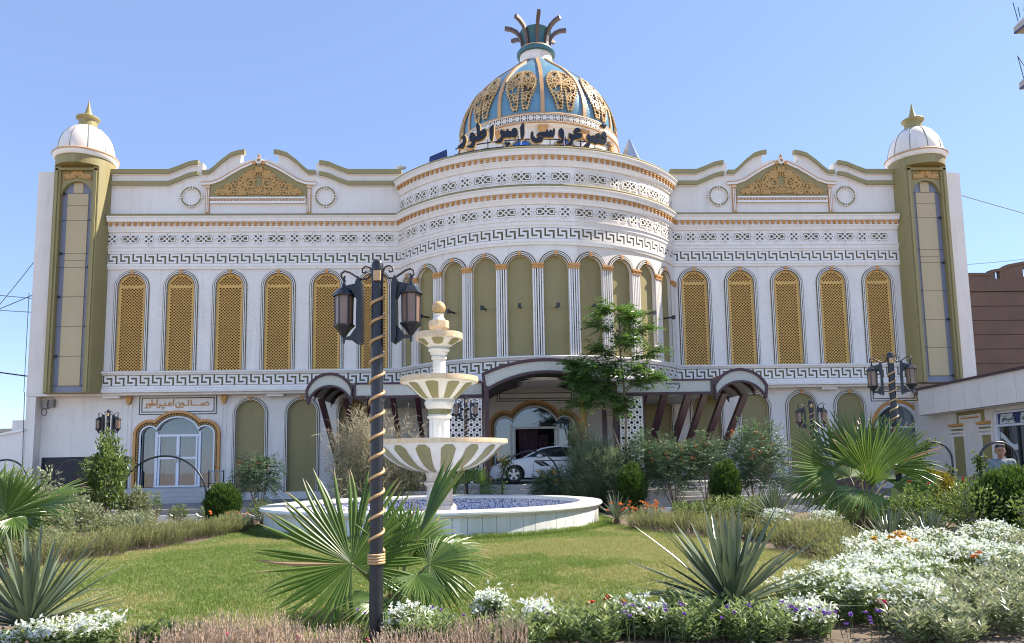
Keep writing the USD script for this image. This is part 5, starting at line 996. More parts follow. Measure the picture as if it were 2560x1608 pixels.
part(man, 'trousers', skeleton([((s*.09, 0, .93), .098, (s*.10, -.02*s, .50), .075) for s in (-1, 1)]+[((s*.10, -.02*s, .50), .075, (s*.10, .06*s, .10), .062) for s in (-1, 1)], .03, 5), 'trousers', True)
part(man, 'hair', skeleton([((hd[0], hd[1]+.025, 1.80), .088, (hd[0], hd[1]+.05, 1.74), .080), ((hd[0]-.04, hd[1]-.03, 1.835), .05, (hd[0]+.04, hd[1]-.03, 1.835), .05)], .014, 4), 'hair', True)
for s in (-1, 1):
    part(man, 'eye', trimesh.creation.icosphere(1, .011).apply_translation([hd[0]+s*.032, hd[1]-.082, 1.735]), 'hair', True); part(man, 'eyebrow', tube([(hd[0]+s*.018, hd[1]-.09, 1.757), (hd[0]+s*.05, hd[1]-.078, 1.756)], .006, 5), 'hair'); part(man, 'shoe', skeleton([((s*.10, .06*s+.03, .05), .05, (s*.115, .06*s-.18, .04), .042)], .02, 3), 'rubber', True)
part(man, 'mouth', tube([(hd[0]-.022, hd[1]-.088, 1.672), (hd[0]+.022, hd[1]-.088, 1.672)], .005, 5), 'curtain_purple')

# ------------------------------------------------------------------ plants
def norm(v): return v/(np.linalg.norm(v, axis=-1, keepdims=True)+1e-9)
def diamonds(pos, d, L, W, tone, rng, fold=0.25, upv=None):
    """many folded leaves at once"""
    n = len(pos); d = norm(d); L = np.broadcast_to(L, n)[:, None]; W = np.broadcast_to(W, n)[:, None]
    r = norm(rng.normal(size=(n, 3)) if upv is None else upv+rng.normal(size=(n, 3))*.25); s = norm(np.cross(d, r)); u = np.cross(s, d)
    a = pos; b = pos+d*L*.45+s*W*.5+u*W*fold; c = pos+d*L; e = pos+d*L*.45-s*W*.5+u*W*fold
    v = np.stack([a, b, c, e], 1).reshape(-1, 3); i = 4*np.arange(n)[:, None]; f = np.concatenate([i+[0, 1, 2], i+[0, 2, 3]], 1).reshape(-1, 3)
    return v, f, np.repeat(np.clip(tone, 0, 1), 4)
def join(*parts_):
    v, f, t, o = [], [], [], 0
    for p in parts_: v.append(p[0]); f.append(np.asarray(p[1])+o); t.append(p[2]); o += len(p[0])
    return np.vstack(v), np.vstack(f), np.concatenate(t)
def ribbons(p0, p1, p2, w, tone, rng):
    """thin curved blades through three points, each two quads wide at the base and a point at the tip"""
    n = len(p0); s = norm(np.cross(p2-p0, rng.normal(size=(n, 3)))); w = np.broadcast_to(w, n)[:, None]
    v = np.stack([p0-s*w, p0+s*w, p1-s*w*.8, p1+s*w*.8, p2], 1).reshape(-1, 3); i = 5*np.arange(n)[:, None]
    return v, np.concatenate([i+[0, 1, 3], i+[0, 3, 2], i+[2, 3, 4]], 1).reshape(-1, 3), np.repeat(np.clip(tone, 0, 1), 5)
def cloud(rng, n, r, c, shell=.55, lump=.35, seed=0, lo=-1.0):
    """points in an uneven ellipsoid, more towards its skin"""
    u = norm(rng.normal(size=(n*2, 3))); u = u[u[:, 2] > lo][:n]; n = len(u)
    k = 1+lump*(meshkit.noise(u*2.2+seed*7.3, seed)-.5)*2; q = (shell+(1-shell)*rng.random(n)**.6)
    return u*np.array(r)*(k*q)[:, None]+np.array(c), u, q
def stems(base, tips, r, rng, m=None):
    out = []
    for t in tips:
        b = np.array(base, float); mid = (b+t)/2+rng.normal(size=3)*.06*np.linalg.norm(t-b)+np.array([0, 0, .08]); q = np.linspace(0, 1, 6)[:, None]
        out.append(tube(b*(1-q)**2+2*mid*q*(1-q)+t*q*q, np.linspace(r, r*.35, 6), 5))
    return cat_(out)
def bush(name, label, cat, x, y, z, r, n, L, W, m, seed, group=None, stem='bark', upb=.5, shell=.5, lump=.4, extra=None, tall=0):
    rng = np.random.default_rng(seed); rx, ry, rz = r
    t = thing(name, label, cat, group, (x, y, z))
    p, u, q = cloud(rng, n, r, (0, 0, rz*1.02), shell, lump, seed, -.85)
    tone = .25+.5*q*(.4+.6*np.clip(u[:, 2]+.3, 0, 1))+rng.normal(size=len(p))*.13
    part(t, 'foliage', diamonds(p, u+np.array([0, 0, upb])+rng.normal(size=p.shape)*.7, L*rng.uniform(.7, 1.3, len(p)), W*rng.uniform(.8, 1.2, len(p)), tone, rng), m, kind='stuff')
    k = rng.integers(0, len(p), 12); part(t, 'stem', stems((0, 0, 0), p[k]*.9, .012+.01*rz, rng), stem)
    if extra: extra(t, rng, p, u)
    return t
def flower_heads(pts, r, rng, npet=7, flat=.5):
    v, f, o = [], [], 0
    n = len(pts); a = rng.uniform(0, 2*PI, (n, npet))+np.linspace(0, 2*PI, npet+1)[:-1]; d = np.stack([np.cos(a), np.sin(a), np.full_like(a, flat)+rng.normal(size=a.shape)*.2], -1).reshape(-1, 3)
    P = np.repeat(pts, npet, 0); return diamonds(P, d, r*rng.uniform(.8, 1.2, len(P)), r*.75, rng.uniform(.3, 1, len(P)), rng, .1)

def frond(rng, R, n=40, span=2.5, droop=.25, cup=.15, dead=0.0, tornness=.1, wk=1.0):
    """a fan palm leaf in its own frame: hub at the origin, the leaf along +y, its face towards +z"""
    ph = np.linspace(-span, span, n)+rng.normal(size=n)*.012; dphi = 2*span/n; st = np.array([.02, .18, .38, .52, .66, .80, .92, 1.0]); V, F, T = [], [], []; o = 0
    for i, a in enumerate(ph):
        if rng.random() < tornness*.4: continue
        Lr = R*(.70+.30*math.cos(a*.62))*rng.uniform(.93, 1.05); r = st*Lr; d = np.array([math.sin(a), math.cos(a), 0]); s = np.array([d[1], -d[0], 0])
        w = wk*np.minimum(r*math.tan(dphi/2)*1.12, Lr*.56*math.tan(dphi/2)*1.1*np.clip((1-st)/.46, 0, 1)**.62); w[-1] = .0008
        lift = cup*r*r/R; dr = droop*R*np.clip((st-.5)/.5, 0, 1)**2*rng.uniform(.4, 1.5); rg = w*.75; sw = rng.normal()*.05*np.clip((st-.5)/.5, 0, 1)**2*R
        c = r[:, None]*d+sw[:, None]*s; c[:, 2] += lift-dr
        side = 1 if i % 2 else 1
        e1 = c-s*w[:, None]; e2 = c+s*w[:, None]; cc = c.copy(); cc[:, 2] += rg
        V.append(np.stack([e1, cc, e2], 1).reshape(-1, 3)); base = np.clip(.36+rng.normal()*.12+dead+(.35 if rng.random() < .05 else 0), 0, 1)
        tt = base+.08*st+np.where(st > .9, .35, 0)*rng.uniform(.3, 1.2)+np.array([0]*6+[.1, .15]); T.append(np.repeat(np.clip(tt, 0, 1), 3))
        for k in range(len(st)-1):
            for j in range(2): q = o+k*3+j; F += [(q, q+1, q+4), (q, q+4, q+3)]
        o += 3*len(st)
    return np.vstack(V), np.array(F), np.concatenate(T)
def frame(y, zhint):
    y = np.array(y, float); y /= np.linalg.norm(y); z = np.array(zhint, float); z -= y*np.dot(y, z); z /= np.linalg.norm(z); return np.stack([np.cross(y, z), y, z], 1)
def fan_palm(name, label, loc, leaves, seed, base=(0, 0, .15), trunk=None, group=None, dry=True):
    """leaves: (hub, leaf direction, face direction, radius, span, droop, cup)"""
    rng = np.random.default_rng(seed); t = thing(name, label, 'palm', group, loc); base = np.array(base, float)
    if trunk: part(t, 'trunk', rev([(trunk[0]*1.25, -.05), (trunk[0], trunk[1]*.3), (trunk[0]*.95, trunk[1]), (trunk[0]*.5, trunk[1]+.1), (0, trunk[1]+.12)], 14), 'palm_bark', 40)
    for (hub, d, n, R, span, droop, cup) in leaves:
        hub = np.array(hub, float); v, f, tn = frond(rng, R, int((34+R*12)*span/2.4+6) if span > .5 else 12, span, droop, cup, 0.0, .1, 1.0 if span > .5 else 2.0); Q = frame(d, n)
        fr = part(t, 'frond', (v@Q.T+hub, f, tn), 'palm_leaf')
        mid = (base+hub)/2+np.array([0, 0, .12*np.linalg.norm(hub-base)])*(1 if hub[2] > .3 else .5); q = np.linspace(0, 1, 8)[:, None]; part(fr, 'stalk', tube(base*(1-q)**2+2*mid*q*(1-q)+hub*q*q, np.linspace(.020, .010, 8)*(1+.2*R), 6), 'petiole', True)
    if dry:
        p = rng.normal(size=(60, 3))*[.05, .05, .02]+base; part(t, 'fibre', ribbons(p-[0, 0, .1], p+[0, 0, .05]+rng.normal(size=p.shape)*.05, p+[0, 0, .15]+rng.normal(size=p.shape)*.12, .006, np.full(60, .95), rng), 'palm_leaf', kind='stuff')
    return t
def yucca(name, label, loc, R, n, seed, W=.045, lo=-.1, flop=.12, trunk=.12, group='sword-leaved yuccas in the beds', m='yucca_leaf'):
    rng = np.random.default_rng(seed); t = thing(name, label, 'yucca', group, loc)
    part(t, 'stem', rev([(.09*R+.03, -.03), (.07*R+.03, trunk), (0, trunk+.08)], 12), 'palm_bark', 40)
    g = 2.39996
    for i in range(n):
        f = (i+.5)/n; el = math.radians(86)*(1-f)**1.12+math.radians(lo*60)*f+rng.normal()*.07; az = i*g+rng.normal()*.15
        L = R*rng.uniform(.8, 1.08)*(1-.12*(1-f)); d = np.array([math.cos(az)*math.cos(el), math.sin(az)*math.cos(el), math.sin(el)]); s = norm(np.cross(d, [0, 0, 1.0])+rng.normal(size=3)*.02); u = np.cross(s, d)
        st = np.array([0, .12, .35, .6, .82, 1.0]); wd = W*np.array([.75, .62, 1.0, .92, .5, .01])*.5*(R/.9)**.5; bend = (flop if rng.random() < .16 else .02)*rng.uniform(.3, 1.6)*L
        kink = np.clip((st-.45)/.55, 0, 1)**1.5*(bend*4 if (f > .55 and rng.random() < .10) else bend)
        c = np.array([0, 0, trunk])+np.outer(st*L, d); c[:, 2] -= kink
        v = np.stack([c-np.outer(wd, s)+np.outer(wd*.45, u), c, c+np.outer(wd, s)+np.outer(wd*.45, u)], 1).reshape(-1, 3); F = []
        for k in range(5):
            for j in range(2): q = k*3+j; F += [(q, q+1, q+4), (q, q+4, q+3)]
        tn = np.clip(.35+rng.normal()*.16+np.array([.25, .05, 0, 0, .05, .35])+(.35 if f > .93 else 0), 0, 1); part(t, 'leaf', (v, F, np.repeat(tn, 3)), m)
    return t

# fan palms -------------------------------------------------------
fan_palm('fan_palm', 'young fan palm with one huge pleated leaf, behind the near black lamp post', (-1.0, -23.25, 0), [
    ((-.36, -.10, .62), (-.34, .10, .62), (.22, -1.0, .32), 1.02, 2.7, .05, .10), ((.30, .12, .86), (.50, .12, .95), (-.75, -.5, .45), .95, .32, .02, .02),
    ((.42, .05, .58), (.55, -.12, .10), (.15, -.75, .65), .62, 2.3, .30, -.18), ((.24, .30, .78), (.10, .45, .40), (.1, -.85, .5), .58, 1.7, .18, .1), ((.10, .15, .62), (.22, .3, .85), (.5, -.9, .1), .66, 1.25, .05, .05),
    ((-.12, .40, .60), (-.35, .7, .35), (.2, -.6, .8), .66, 1.9, .12, .1), ((.30, -.10, .50), (.30, -.45, -.35), (.3, -.5, .7), .50, 1.5, .3, 0.0), ((-.05, -.2, .30), (-.2, -.6, -.25), (0, -.7, .7), .48, 1.6, .25, 0)], 3, base=(0.02, 0.1, .12), group=None)
fan_palm('fan_palm', 'fan palm cut off by the left edge of the picture', (-9.35, -17.45, 0), [
    ((.80, 0, .86), (.30, .1, .95), (.25, -.95, .2), .95, 1.9, .08, .1), ((1.25, .1, .99), (.93, .1, .30), (-.15, -.55, .8), .92, .85, .12, .02), ((.72, -.1, .52), (.45, -.35, -.55), (.2, -.75, .5), .72, 1.9, .2, 0),
    ((.30, .2, 1.0), (-.3, .2, .9), (.2, -.9, .3), .9, 1.8, .1, .1), ((1.0, -.1, .80), (.75, -.35, -.35), (.2, -.3, .9), .55, 1.5, .3, -.1), ((.2, -.3, .5), (-.4, -.6, .1), (0, -.6, .8), .8, 1.8, .2, 0), ((.5, .35, .75), (.2, .8, .5), (0, -.5, .8), .85, 2.0, .2, 0)], 8, base=(0, 0, .2), trunk=(.12, .22))
fan_palm('fan_palm', 'big bright green fan palm with a short trunk in the right bed', (8.12, -15.45, 0), [
    ((.10, -.12, 1.24), (.10, -.12, 1.0), (0, -1.0, .15), 1.22, 1.2, .06, .10), ((.04, -.36, 1.02), (.02, -.30, 1.0), (0, -1, .3), .62, .95, .05, .1), ((-.50, .15, 1.38), (-.55, .1, .65), (.45, -.9, .25), 1.36, 1.75, .08, .08), ((.10, .2, 1.50), (.15, .2, .95), (-.1, -1, .2), 1.32, 1.55, .06, .08),
    ((.52, .0, 1.42), (.55, .1, .8), (-.4, -.85, .3), 1.24, 1.5, .08, .08), ((1.10, -.1, 1.22), (.95, -.1, .05), (-.1, -.65, .75), .70, 1.9, .42, -.25), ((-.62, -.2, 1.05), (-.85, -.2, -.15), (.3, -.75, .6), 1.0, 1.7, .3, -.1),
    ((.45, -.35, .98), (.75, -.5, -.45), (-.2, -.75, .6), .92, 1.3, .15, 0), ((-.25, -.45, .95), (-.35, -.7, -.45), (0, -.75, .65), .85, 1.5, .25, -.05), ((.0, .5, 1.2), (.0, .9, .4), (0, -.5, .85), .95, 1.9, .2, 0),
    ((.75, .35, 1.1), (.8, .5, .1), (-.2, -.5, .8), .95, 1.7, .3, -.1), ((-.7, .35, 1.1), (-.8, .5, .05), (.2, -.5, .8), .95, 1.7, .3, -.1), ((.2, -.3, .72), (.35, -.6, -.7), (0, -.8, .5), .70, 1.2, .1, 0)], 12, base=(0, 0, .42), trunk=(.11, .42))
fan_palm('fan_palm', 'small fan palm behind the pool rim, below the largest fountain bowl', (-.60, -5.45, .0), [((.25, -.1, .95), (.45, -.1, .8), (-.2, -.9, .3), .75, 1.0, .05, .1), ((-.1, -.1, .95), (-.15, 0, .9), (0, -1, .2), .8, 1.3, .05, .1), ((.45, -.15, .72), (.85, -.1, .15), (0, -.7, .7), .7, 1.5, .25, 0), ((-.35, -.1, .75), (-.7, 0, .3), (0, -.8, .5), .7, 1.5, .2, 0)], 15, base=(0, 0, .35))
# yuccas ----------------------------------------------------------
yucca('yucca', 'large grey-green yucca in the bottom left corner', (-4.38, -23.62, 0), 1.12, 84, 21, .056)
yucca('yucca', 'large wide-spreading yucca with drooping lower leaves at the front edge of the lawn', (2.49, -23.5, 0), 1.28, 92, 22, .062, lo=-.12, flop=.2)
yucca('yucca', 'dark yucca beneath the right fan palm, behind the white flowers', (6.62, -19.1, 0), .86, 46, 23, .05, lo=.5); yucca('yucca', 'second dark yucca beneath the right fan palm, nearer the rose bushes', (7.42, -18.9, 0), .84, 42, 24, .05, lo=.5)
yucca('yucca', 'tall green yucca between the rosemary and the right fan palm', (7.25, -12.7, 0), 1.15, 60, 25, .055, lo=.15); yucca('yucca', 'small yucca at the right end of the pool', (3.45, -11.8, 0), .85, 46, 26, .045, lo=.1)
yucca('yucca', 'little pale yucca in the middle of the left rosemary hedge', (-8.44, -12.65, 0), .58, 24, 27, .04, lo=.4)

# clipped conifers ------------------------------------------------
def thuja(label, x, y, rx, rz, n, seed, m='thuja_leaf', L=.10):
    rng = np.random.default_rng(seed); t = thing('thuja', label, 'conifer', 'clipped thujas', (x, y, 0))
    part(t, 'trunk', rev([(.05, -.03), (.04, rz*.7), (0, rz*1.2)], 8), 'bark')
    u = norm(rng.normal(size=(n, 3))); k = 1+.16*(meshkit.noise(u*3.3+seed, seed)-.5)*2+.05*rng.normal(size=n); q = .62+.38*rng.random(n)**.5; taper = np.where(u[:, 2] < 0, 1-.30*u[:, 2]**2, 1)
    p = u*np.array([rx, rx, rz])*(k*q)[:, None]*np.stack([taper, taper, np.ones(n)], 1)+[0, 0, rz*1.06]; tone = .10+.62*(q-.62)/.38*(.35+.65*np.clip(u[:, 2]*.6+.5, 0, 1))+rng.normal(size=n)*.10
    d = u*.55+[0, 0, .85]+rng.normal(size=p.shape)*.28
    a = diamonds(p, d, L*rng.uniform(.7, 1.3, n), L*.34, tone, rng, .1); b = diamonds(p+rng.normal(size=p.shape)*.012, d+rng.normal(size=p.shape)*.4, L*.7, L*.28, tone+.06, rng, .1)
    part(t, 'foliage', join(a, b), m, kind='stuff'); return t
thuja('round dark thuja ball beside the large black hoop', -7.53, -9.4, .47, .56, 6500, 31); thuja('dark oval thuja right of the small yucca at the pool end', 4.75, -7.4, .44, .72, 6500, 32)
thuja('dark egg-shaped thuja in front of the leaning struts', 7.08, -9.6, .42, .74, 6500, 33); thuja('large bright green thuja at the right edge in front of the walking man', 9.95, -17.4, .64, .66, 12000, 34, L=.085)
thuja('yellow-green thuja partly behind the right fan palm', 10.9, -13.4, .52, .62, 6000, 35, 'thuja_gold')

# rosemary --------------------------------------------------------
def rosemary(label, x, y, r, h, n, seed):
    rng = np.random.default_rng(seed); t = thing('rosemary', label, 'shrub', 'rosemary hedges round the lawn', (x, y, 0)); rr = np.sqrt(rng.random(n))*r; a = rng.uniform(0, 2*PI, n)
    b = np.stack([rr*np.cos(a), rr*np.sin(a), np.zeros(n)], 1); H = h*(1.0-.45*(rr/r)**2)*rng.uniform(.7, 1.12, n)*(.8+.4*meshkit.noise(np.c_[b[:, :2]*3.1+seed, np.zeros(n)], seed)); lean = np.c_[b[:, :2]*.28+rng.normal(size=(n, 2))*.05, np.zeros(n)]
    tip = b+lean+np.c_[np.zeros((n, 2)), H]; K = 12; q = np.linspace(.15, 1, K); P = (b[:, None]*(1-q)[None, :, None]+tip[:, None]*q[None, :, None]).reshape(-1, 3); D = np.repeat(norm(tip-b), K, 0)+norm(rng.normal(size=(n*K, 3)))*.55
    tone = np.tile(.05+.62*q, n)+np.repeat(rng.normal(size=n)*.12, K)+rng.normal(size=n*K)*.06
    part(t, 'sprigs', diamonds(P, D, (.05)*rng.uniform(.8, 1.3, n*K), .015, tone, rng), 'rosemary_leaf', kind='stuff')
    part(t, 'stem', ribbons(b, (b+tip)/2, tip, .004, np.full(n, .1), rng)[:2], 'bark'); return t
HL = [(-7.75, -17.6, .55, .52), (-7.35, -16.6, .5, .50), (-7.55, -15.4, .5, .52), (-6.95, -15.0, .5, .50), (-7.0, -13.8, .48, .50), (-6.65, -13.0, .42, .46), (-6.4, -12.1, .40, .46), (-6.6, -11.1, .42, .44)]
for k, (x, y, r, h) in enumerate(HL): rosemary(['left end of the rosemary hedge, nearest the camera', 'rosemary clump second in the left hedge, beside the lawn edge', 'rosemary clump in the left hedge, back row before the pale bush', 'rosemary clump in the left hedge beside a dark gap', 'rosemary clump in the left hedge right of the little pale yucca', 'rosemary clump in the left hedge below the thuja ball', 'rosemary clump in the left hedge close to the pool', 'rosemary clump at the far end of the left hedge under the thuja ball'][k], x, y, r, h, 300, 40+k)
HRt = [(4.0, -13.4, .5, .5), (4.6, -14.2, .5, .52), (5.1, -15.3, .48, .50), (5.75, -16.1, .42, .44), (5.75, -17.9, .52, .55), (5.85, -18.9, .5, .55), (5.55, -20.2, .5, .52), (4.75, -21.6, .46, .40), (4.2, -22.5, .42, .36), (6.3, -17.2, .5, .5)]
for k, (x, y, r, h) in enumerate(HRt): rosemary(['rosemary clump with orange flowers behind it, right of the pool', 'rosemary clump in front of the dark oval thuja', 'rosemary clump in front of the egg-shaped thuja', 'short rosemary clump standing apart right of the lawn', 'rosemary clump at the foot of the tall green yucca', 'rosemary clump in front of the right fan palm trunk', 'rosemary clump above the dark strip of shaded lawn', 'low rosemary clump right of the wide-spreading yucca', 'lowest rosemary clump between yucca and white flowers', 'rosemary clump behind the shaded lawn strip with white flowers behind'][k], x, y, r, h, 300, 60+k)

# shrubs ----------------------------------------------------------
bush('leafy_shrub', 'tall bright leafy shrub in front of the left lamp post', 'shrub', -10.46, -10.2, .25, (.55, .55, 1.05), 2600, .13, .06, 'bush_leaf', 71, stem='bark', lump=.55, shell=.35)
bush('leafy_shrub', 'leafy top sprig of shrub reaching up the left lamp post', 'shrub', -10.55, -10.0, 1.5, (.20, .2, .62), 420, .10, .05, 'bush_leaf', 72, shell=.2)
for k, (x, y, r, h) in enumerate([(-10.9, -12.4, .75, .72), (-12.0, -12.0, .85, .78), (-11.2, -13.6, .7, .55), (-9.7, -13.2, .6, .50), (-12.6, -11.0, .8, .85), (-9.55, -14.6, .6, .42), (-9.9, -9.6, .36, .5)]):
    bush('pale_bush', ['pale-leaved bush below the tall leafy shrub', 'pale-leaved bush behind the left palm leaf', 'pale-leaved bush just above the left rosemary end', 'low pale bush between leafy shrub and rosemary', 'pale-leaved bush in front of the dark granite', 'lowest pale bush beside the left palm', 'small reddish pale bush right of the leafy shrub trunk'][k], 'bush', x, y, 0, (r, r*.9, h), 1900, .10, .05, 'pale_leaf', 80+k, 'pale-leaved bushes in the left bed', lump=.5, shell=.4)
def rose_bits(m, k):
    def f(t, rng, p, u):
        q = p[np.argsort(-p[:, 2]-.3*rng.random(len(p)))[:k*6]][::6]; part(t, 'bloom', flower_heads(q+[0, 0, .02], .05, rng, 9, .9)[:2], m)
    return f
bush('rose_bush', 'thin rose with one red bloom in front of the left steps', 'rose', -9.94, -8.2, .0, (.20, .2, .48), 260, .06, .04, 'bush_leaf', 91, shell=.2, extra=rose_bits('flower_red', 1)); bush('rose_bush', 'low rose bush under the large black hoop', 'rose', -9.1, -8.6, 0, (.34, .3, .28), 420, .06, .04, 'bush_leaf', 92, shell=.2)
bush('rose_bush', 'low rose bush left of the thuja ball', 'rose', -8.35, -8.3, 0, (.30, .3, .26), 360, .06, .04, 'bush_leaf', 93, shell=.2); bush('rose_bush', 'low dark rose bush against the left side of the pool', 'rose', -6.4, -9.5, 0, (.42, .35, .34), 600, .06, .04, 'bush_leaf', 94, shell=.2)
for k, (x, y, r, h) in enumerate([(9.0, -17.6, .55, .55), (9.6, -18.6, .5, .45), (8.6, -16.6, .5, .5), (10.0, -16.2, .5, .55)]): bush('rose_bush', ['rose bush with red buds left of the large thuja', 'reddish rose bush below the large thuja', 'rose bush behind the second dark yucca', 'rose bush behind the large thuja'][k], 'rose', x, y, 0, (r, r, h), 1000, .075, .045, 'bush_leaf', 95+k, shell=.35, lump=.5, extra=rose_bits('flower_red', 2))
# feathery tamarisks
def feather(label, x, y, z, r, n, m, seed, L=.32, drop=.10):
    rng = np.random.default_rng(seed); t = thing('tamarisk', label, 'shrub', None, (x, y, z)); nb = 34; u = norm(np.abs(rng.normal(size=(nb, 3)))*[1, 1, 1]*np.c_[rng.choice([-1, 1], nb), rng.choice([-1, 1], nb), np.ones(nb)]+[0, 0, .25]); tips = u*np.array(r)*rng.uniform(.55, 1.05, (nb, 1))*[1, 1, 2]
    part(t, 'stem', stems((0, 0, 0), tips, .03, rng), 'bark')
    k = rng.integers(0, nb, n); q = rng.random(n)**.55; P = tips[k]*q[:, None]+rng.normal(size=(n, 3))*np.array(r)*.16; d = norm(u[k]*.8+rng.normal(size=(n, 3))*.6+[0, 0, .25]); l = L*rng.uniform(.5, 1.2, n)[:, None]; p1 = P+d*l*.5; p2 = P+d*l; p2[:, 2] -= drop*rng.random(n)
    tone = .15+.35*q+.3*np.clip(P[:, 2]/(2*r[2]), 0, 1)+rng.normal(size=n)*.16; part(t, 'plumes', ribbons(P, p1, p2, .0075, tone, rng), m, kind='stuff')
    K = 3; bp = np.repeat(p1, K, 0); part(t, 'needles', diamonds(bp+np.repeat(p2-p1, K, 0)*rng.random((n*K, 1)), np.repeat(d, K, 0)+rng.normal(size=(n*K, 3))*.9, .07, .012, np.repeat(tone, K)+.05, rng), m, kind='stuff'); return t
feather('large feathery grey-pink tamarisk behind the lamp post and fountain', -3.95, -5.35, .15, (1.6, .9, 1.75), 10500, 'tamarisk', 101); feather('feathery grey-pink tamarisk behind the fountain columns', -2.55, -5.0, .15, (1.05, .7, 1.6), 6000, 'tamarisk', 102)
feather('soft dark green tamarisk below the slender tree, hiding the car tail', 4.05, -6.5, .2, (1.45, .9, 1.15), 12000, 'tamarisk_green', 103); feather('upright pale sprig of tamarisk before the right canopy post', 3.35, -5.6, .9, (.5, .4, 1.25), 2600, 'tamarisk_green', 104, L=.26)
# bird-of-paradise shrubs with orange flowers
def caesal(label, x, y, z, r, n, seed, nf=10, col='flower_orange'):
    rng = np.random.default_rng(seed); t = thing('flowering_shrub', label, 'shrub', 'fine-leaved shrubs with orange flowers', (x, y, z)); rx, ry, rz = r
    p, u, q = cloud(rng, n, r, (0, 0, rz*1.05), .35, .5, seed, -.75); d = norm(u+rng.normal(size=p.shape)*.6+[0, 0, .1]); K = 9; s = np.linspace(0, 1, K); P = (p[:, None]+d[:, None]*(s*.22)[None, :, None]).reshape(-1, 3); P[:, 2] -= np.tile(s*s*.05, len(p)); side = norm(np.cross(d, [0, 0, 1.0])); sg_ = np.where(np.arange(K) % 2, 1, -1)
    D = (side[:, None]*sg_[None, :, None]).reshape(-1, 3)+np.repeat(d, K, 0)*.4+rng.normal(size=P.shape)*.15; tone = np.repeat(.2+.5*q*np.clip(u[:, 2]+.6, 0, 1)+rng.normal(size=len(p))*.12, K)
    part(t, 'foliage', diamonds(P, D, .08, .030, tone, rng), 'caesal_leaf', kind='stuff'); part(t, 'stem', stems((0, 0, -z), p[rng.integers(0, len(p), 9)]*.95, .02, rng), 'bark')
    f = p[(u[:, 2] > .05)]; f = f[rng.integers(0, len(f), nf)]*[1.05, 1.05, 1.0]+[0, 0, .08]
    for h in f: part(t, 'flower', flower_heads(h+rng.normal(size=(5, 3))*.04, .045, rng, 6, .5)[:2], col)
    return t
caesal('orange-flowered shrub against the second left niche', -7.62, -5.7, .55, (.75, .5, .75), 620, 111, 12); caesal('orange-flowered shrub in front of the car door', 2.35, -6.0, .2, (.75, .4, .60), 620, 112, 7, 'flower_yellow'); caesal('orange-flowered shrub before the leaning struts', 6.25, -7.0, .35, (1.0, .7, 1.0), 1150, 113, 14)
caesal('orange-flowered shrub right of the egg-shaped thuja', 8.2, -8.9, .35, (1.05, .7, 1.1), 1250, 114, 16); caesal('ferny green shrub left of the leaning struts', 5.35, -6.4, .9, (.7, .5, .8), 640, 115, 3); caesal('orange-flowered shrub under the right arched canopy end', 7.35, -6.8, .9, (.7, .5, .75), 640, 116, 9)
# climbing plants
def climber(label, pts, w, n, seed, fl=None):
    rng = np.random.default_rng(seed); p = np.array(pts, float); t = thing('climber', label, 'climbing plant', None, (0, 0, 0)); s = rng.random(n)*(len(p)-1); i = s.astype(int); f = (s-i)[:, None]; c = p[i]*(1-f)+p[np.minimum(i+1, len(p)-1)]*f+rng.normal(size=(n, 3))*w
    part(t, 'foliage', diamonds(c, rng.normal(size=(n, 3))+[0, 0, -.2], .085*rng.uniform(.7, 1.3, n), .055, .45+rng.normal(size=n)*.25, rng), 'bush_leaf', kind='stuff'); part(t, 'stem', tube(p, .02, 6), 'bark')
    if fl: part(t, 'bloom', flower_heads(p[-2]+rng.normal(size=(8, 3))*[.12, .08, .08], .05, rng, 6)[:2], fl)
climber('leafy climber standing up the left foot of the hoop by the car', [(.62, -5.7, 0), (.6, -5.7, .7), (.66, -5.68, 1.4), (.72, -5.7, 1.75), (.85, -5.7, 1.6)], .10, 420, 121, 'flower_orange'); climber('leafy climber on the left foot of the hoop before the walking man', [(10.38, -16, 0), (10.37, -16, .7), (10.40, -16, 1.4), (10.33, -16, 1.62)], .055, 380, 122)
climber('leafy climber over the top of the smaller hoop', [(11.45, -12, .2), (11.47, -12, 1.3), (11.6, -12, 1.8), (11.95, -12, 2.02)], .07, 330, 123); climber('thin climber on the right foot of the smaller hoop', [(12.4, -12, .3), (12.42, -12, .9), (12.3, -12, 1.3)], .06, 200, 124)
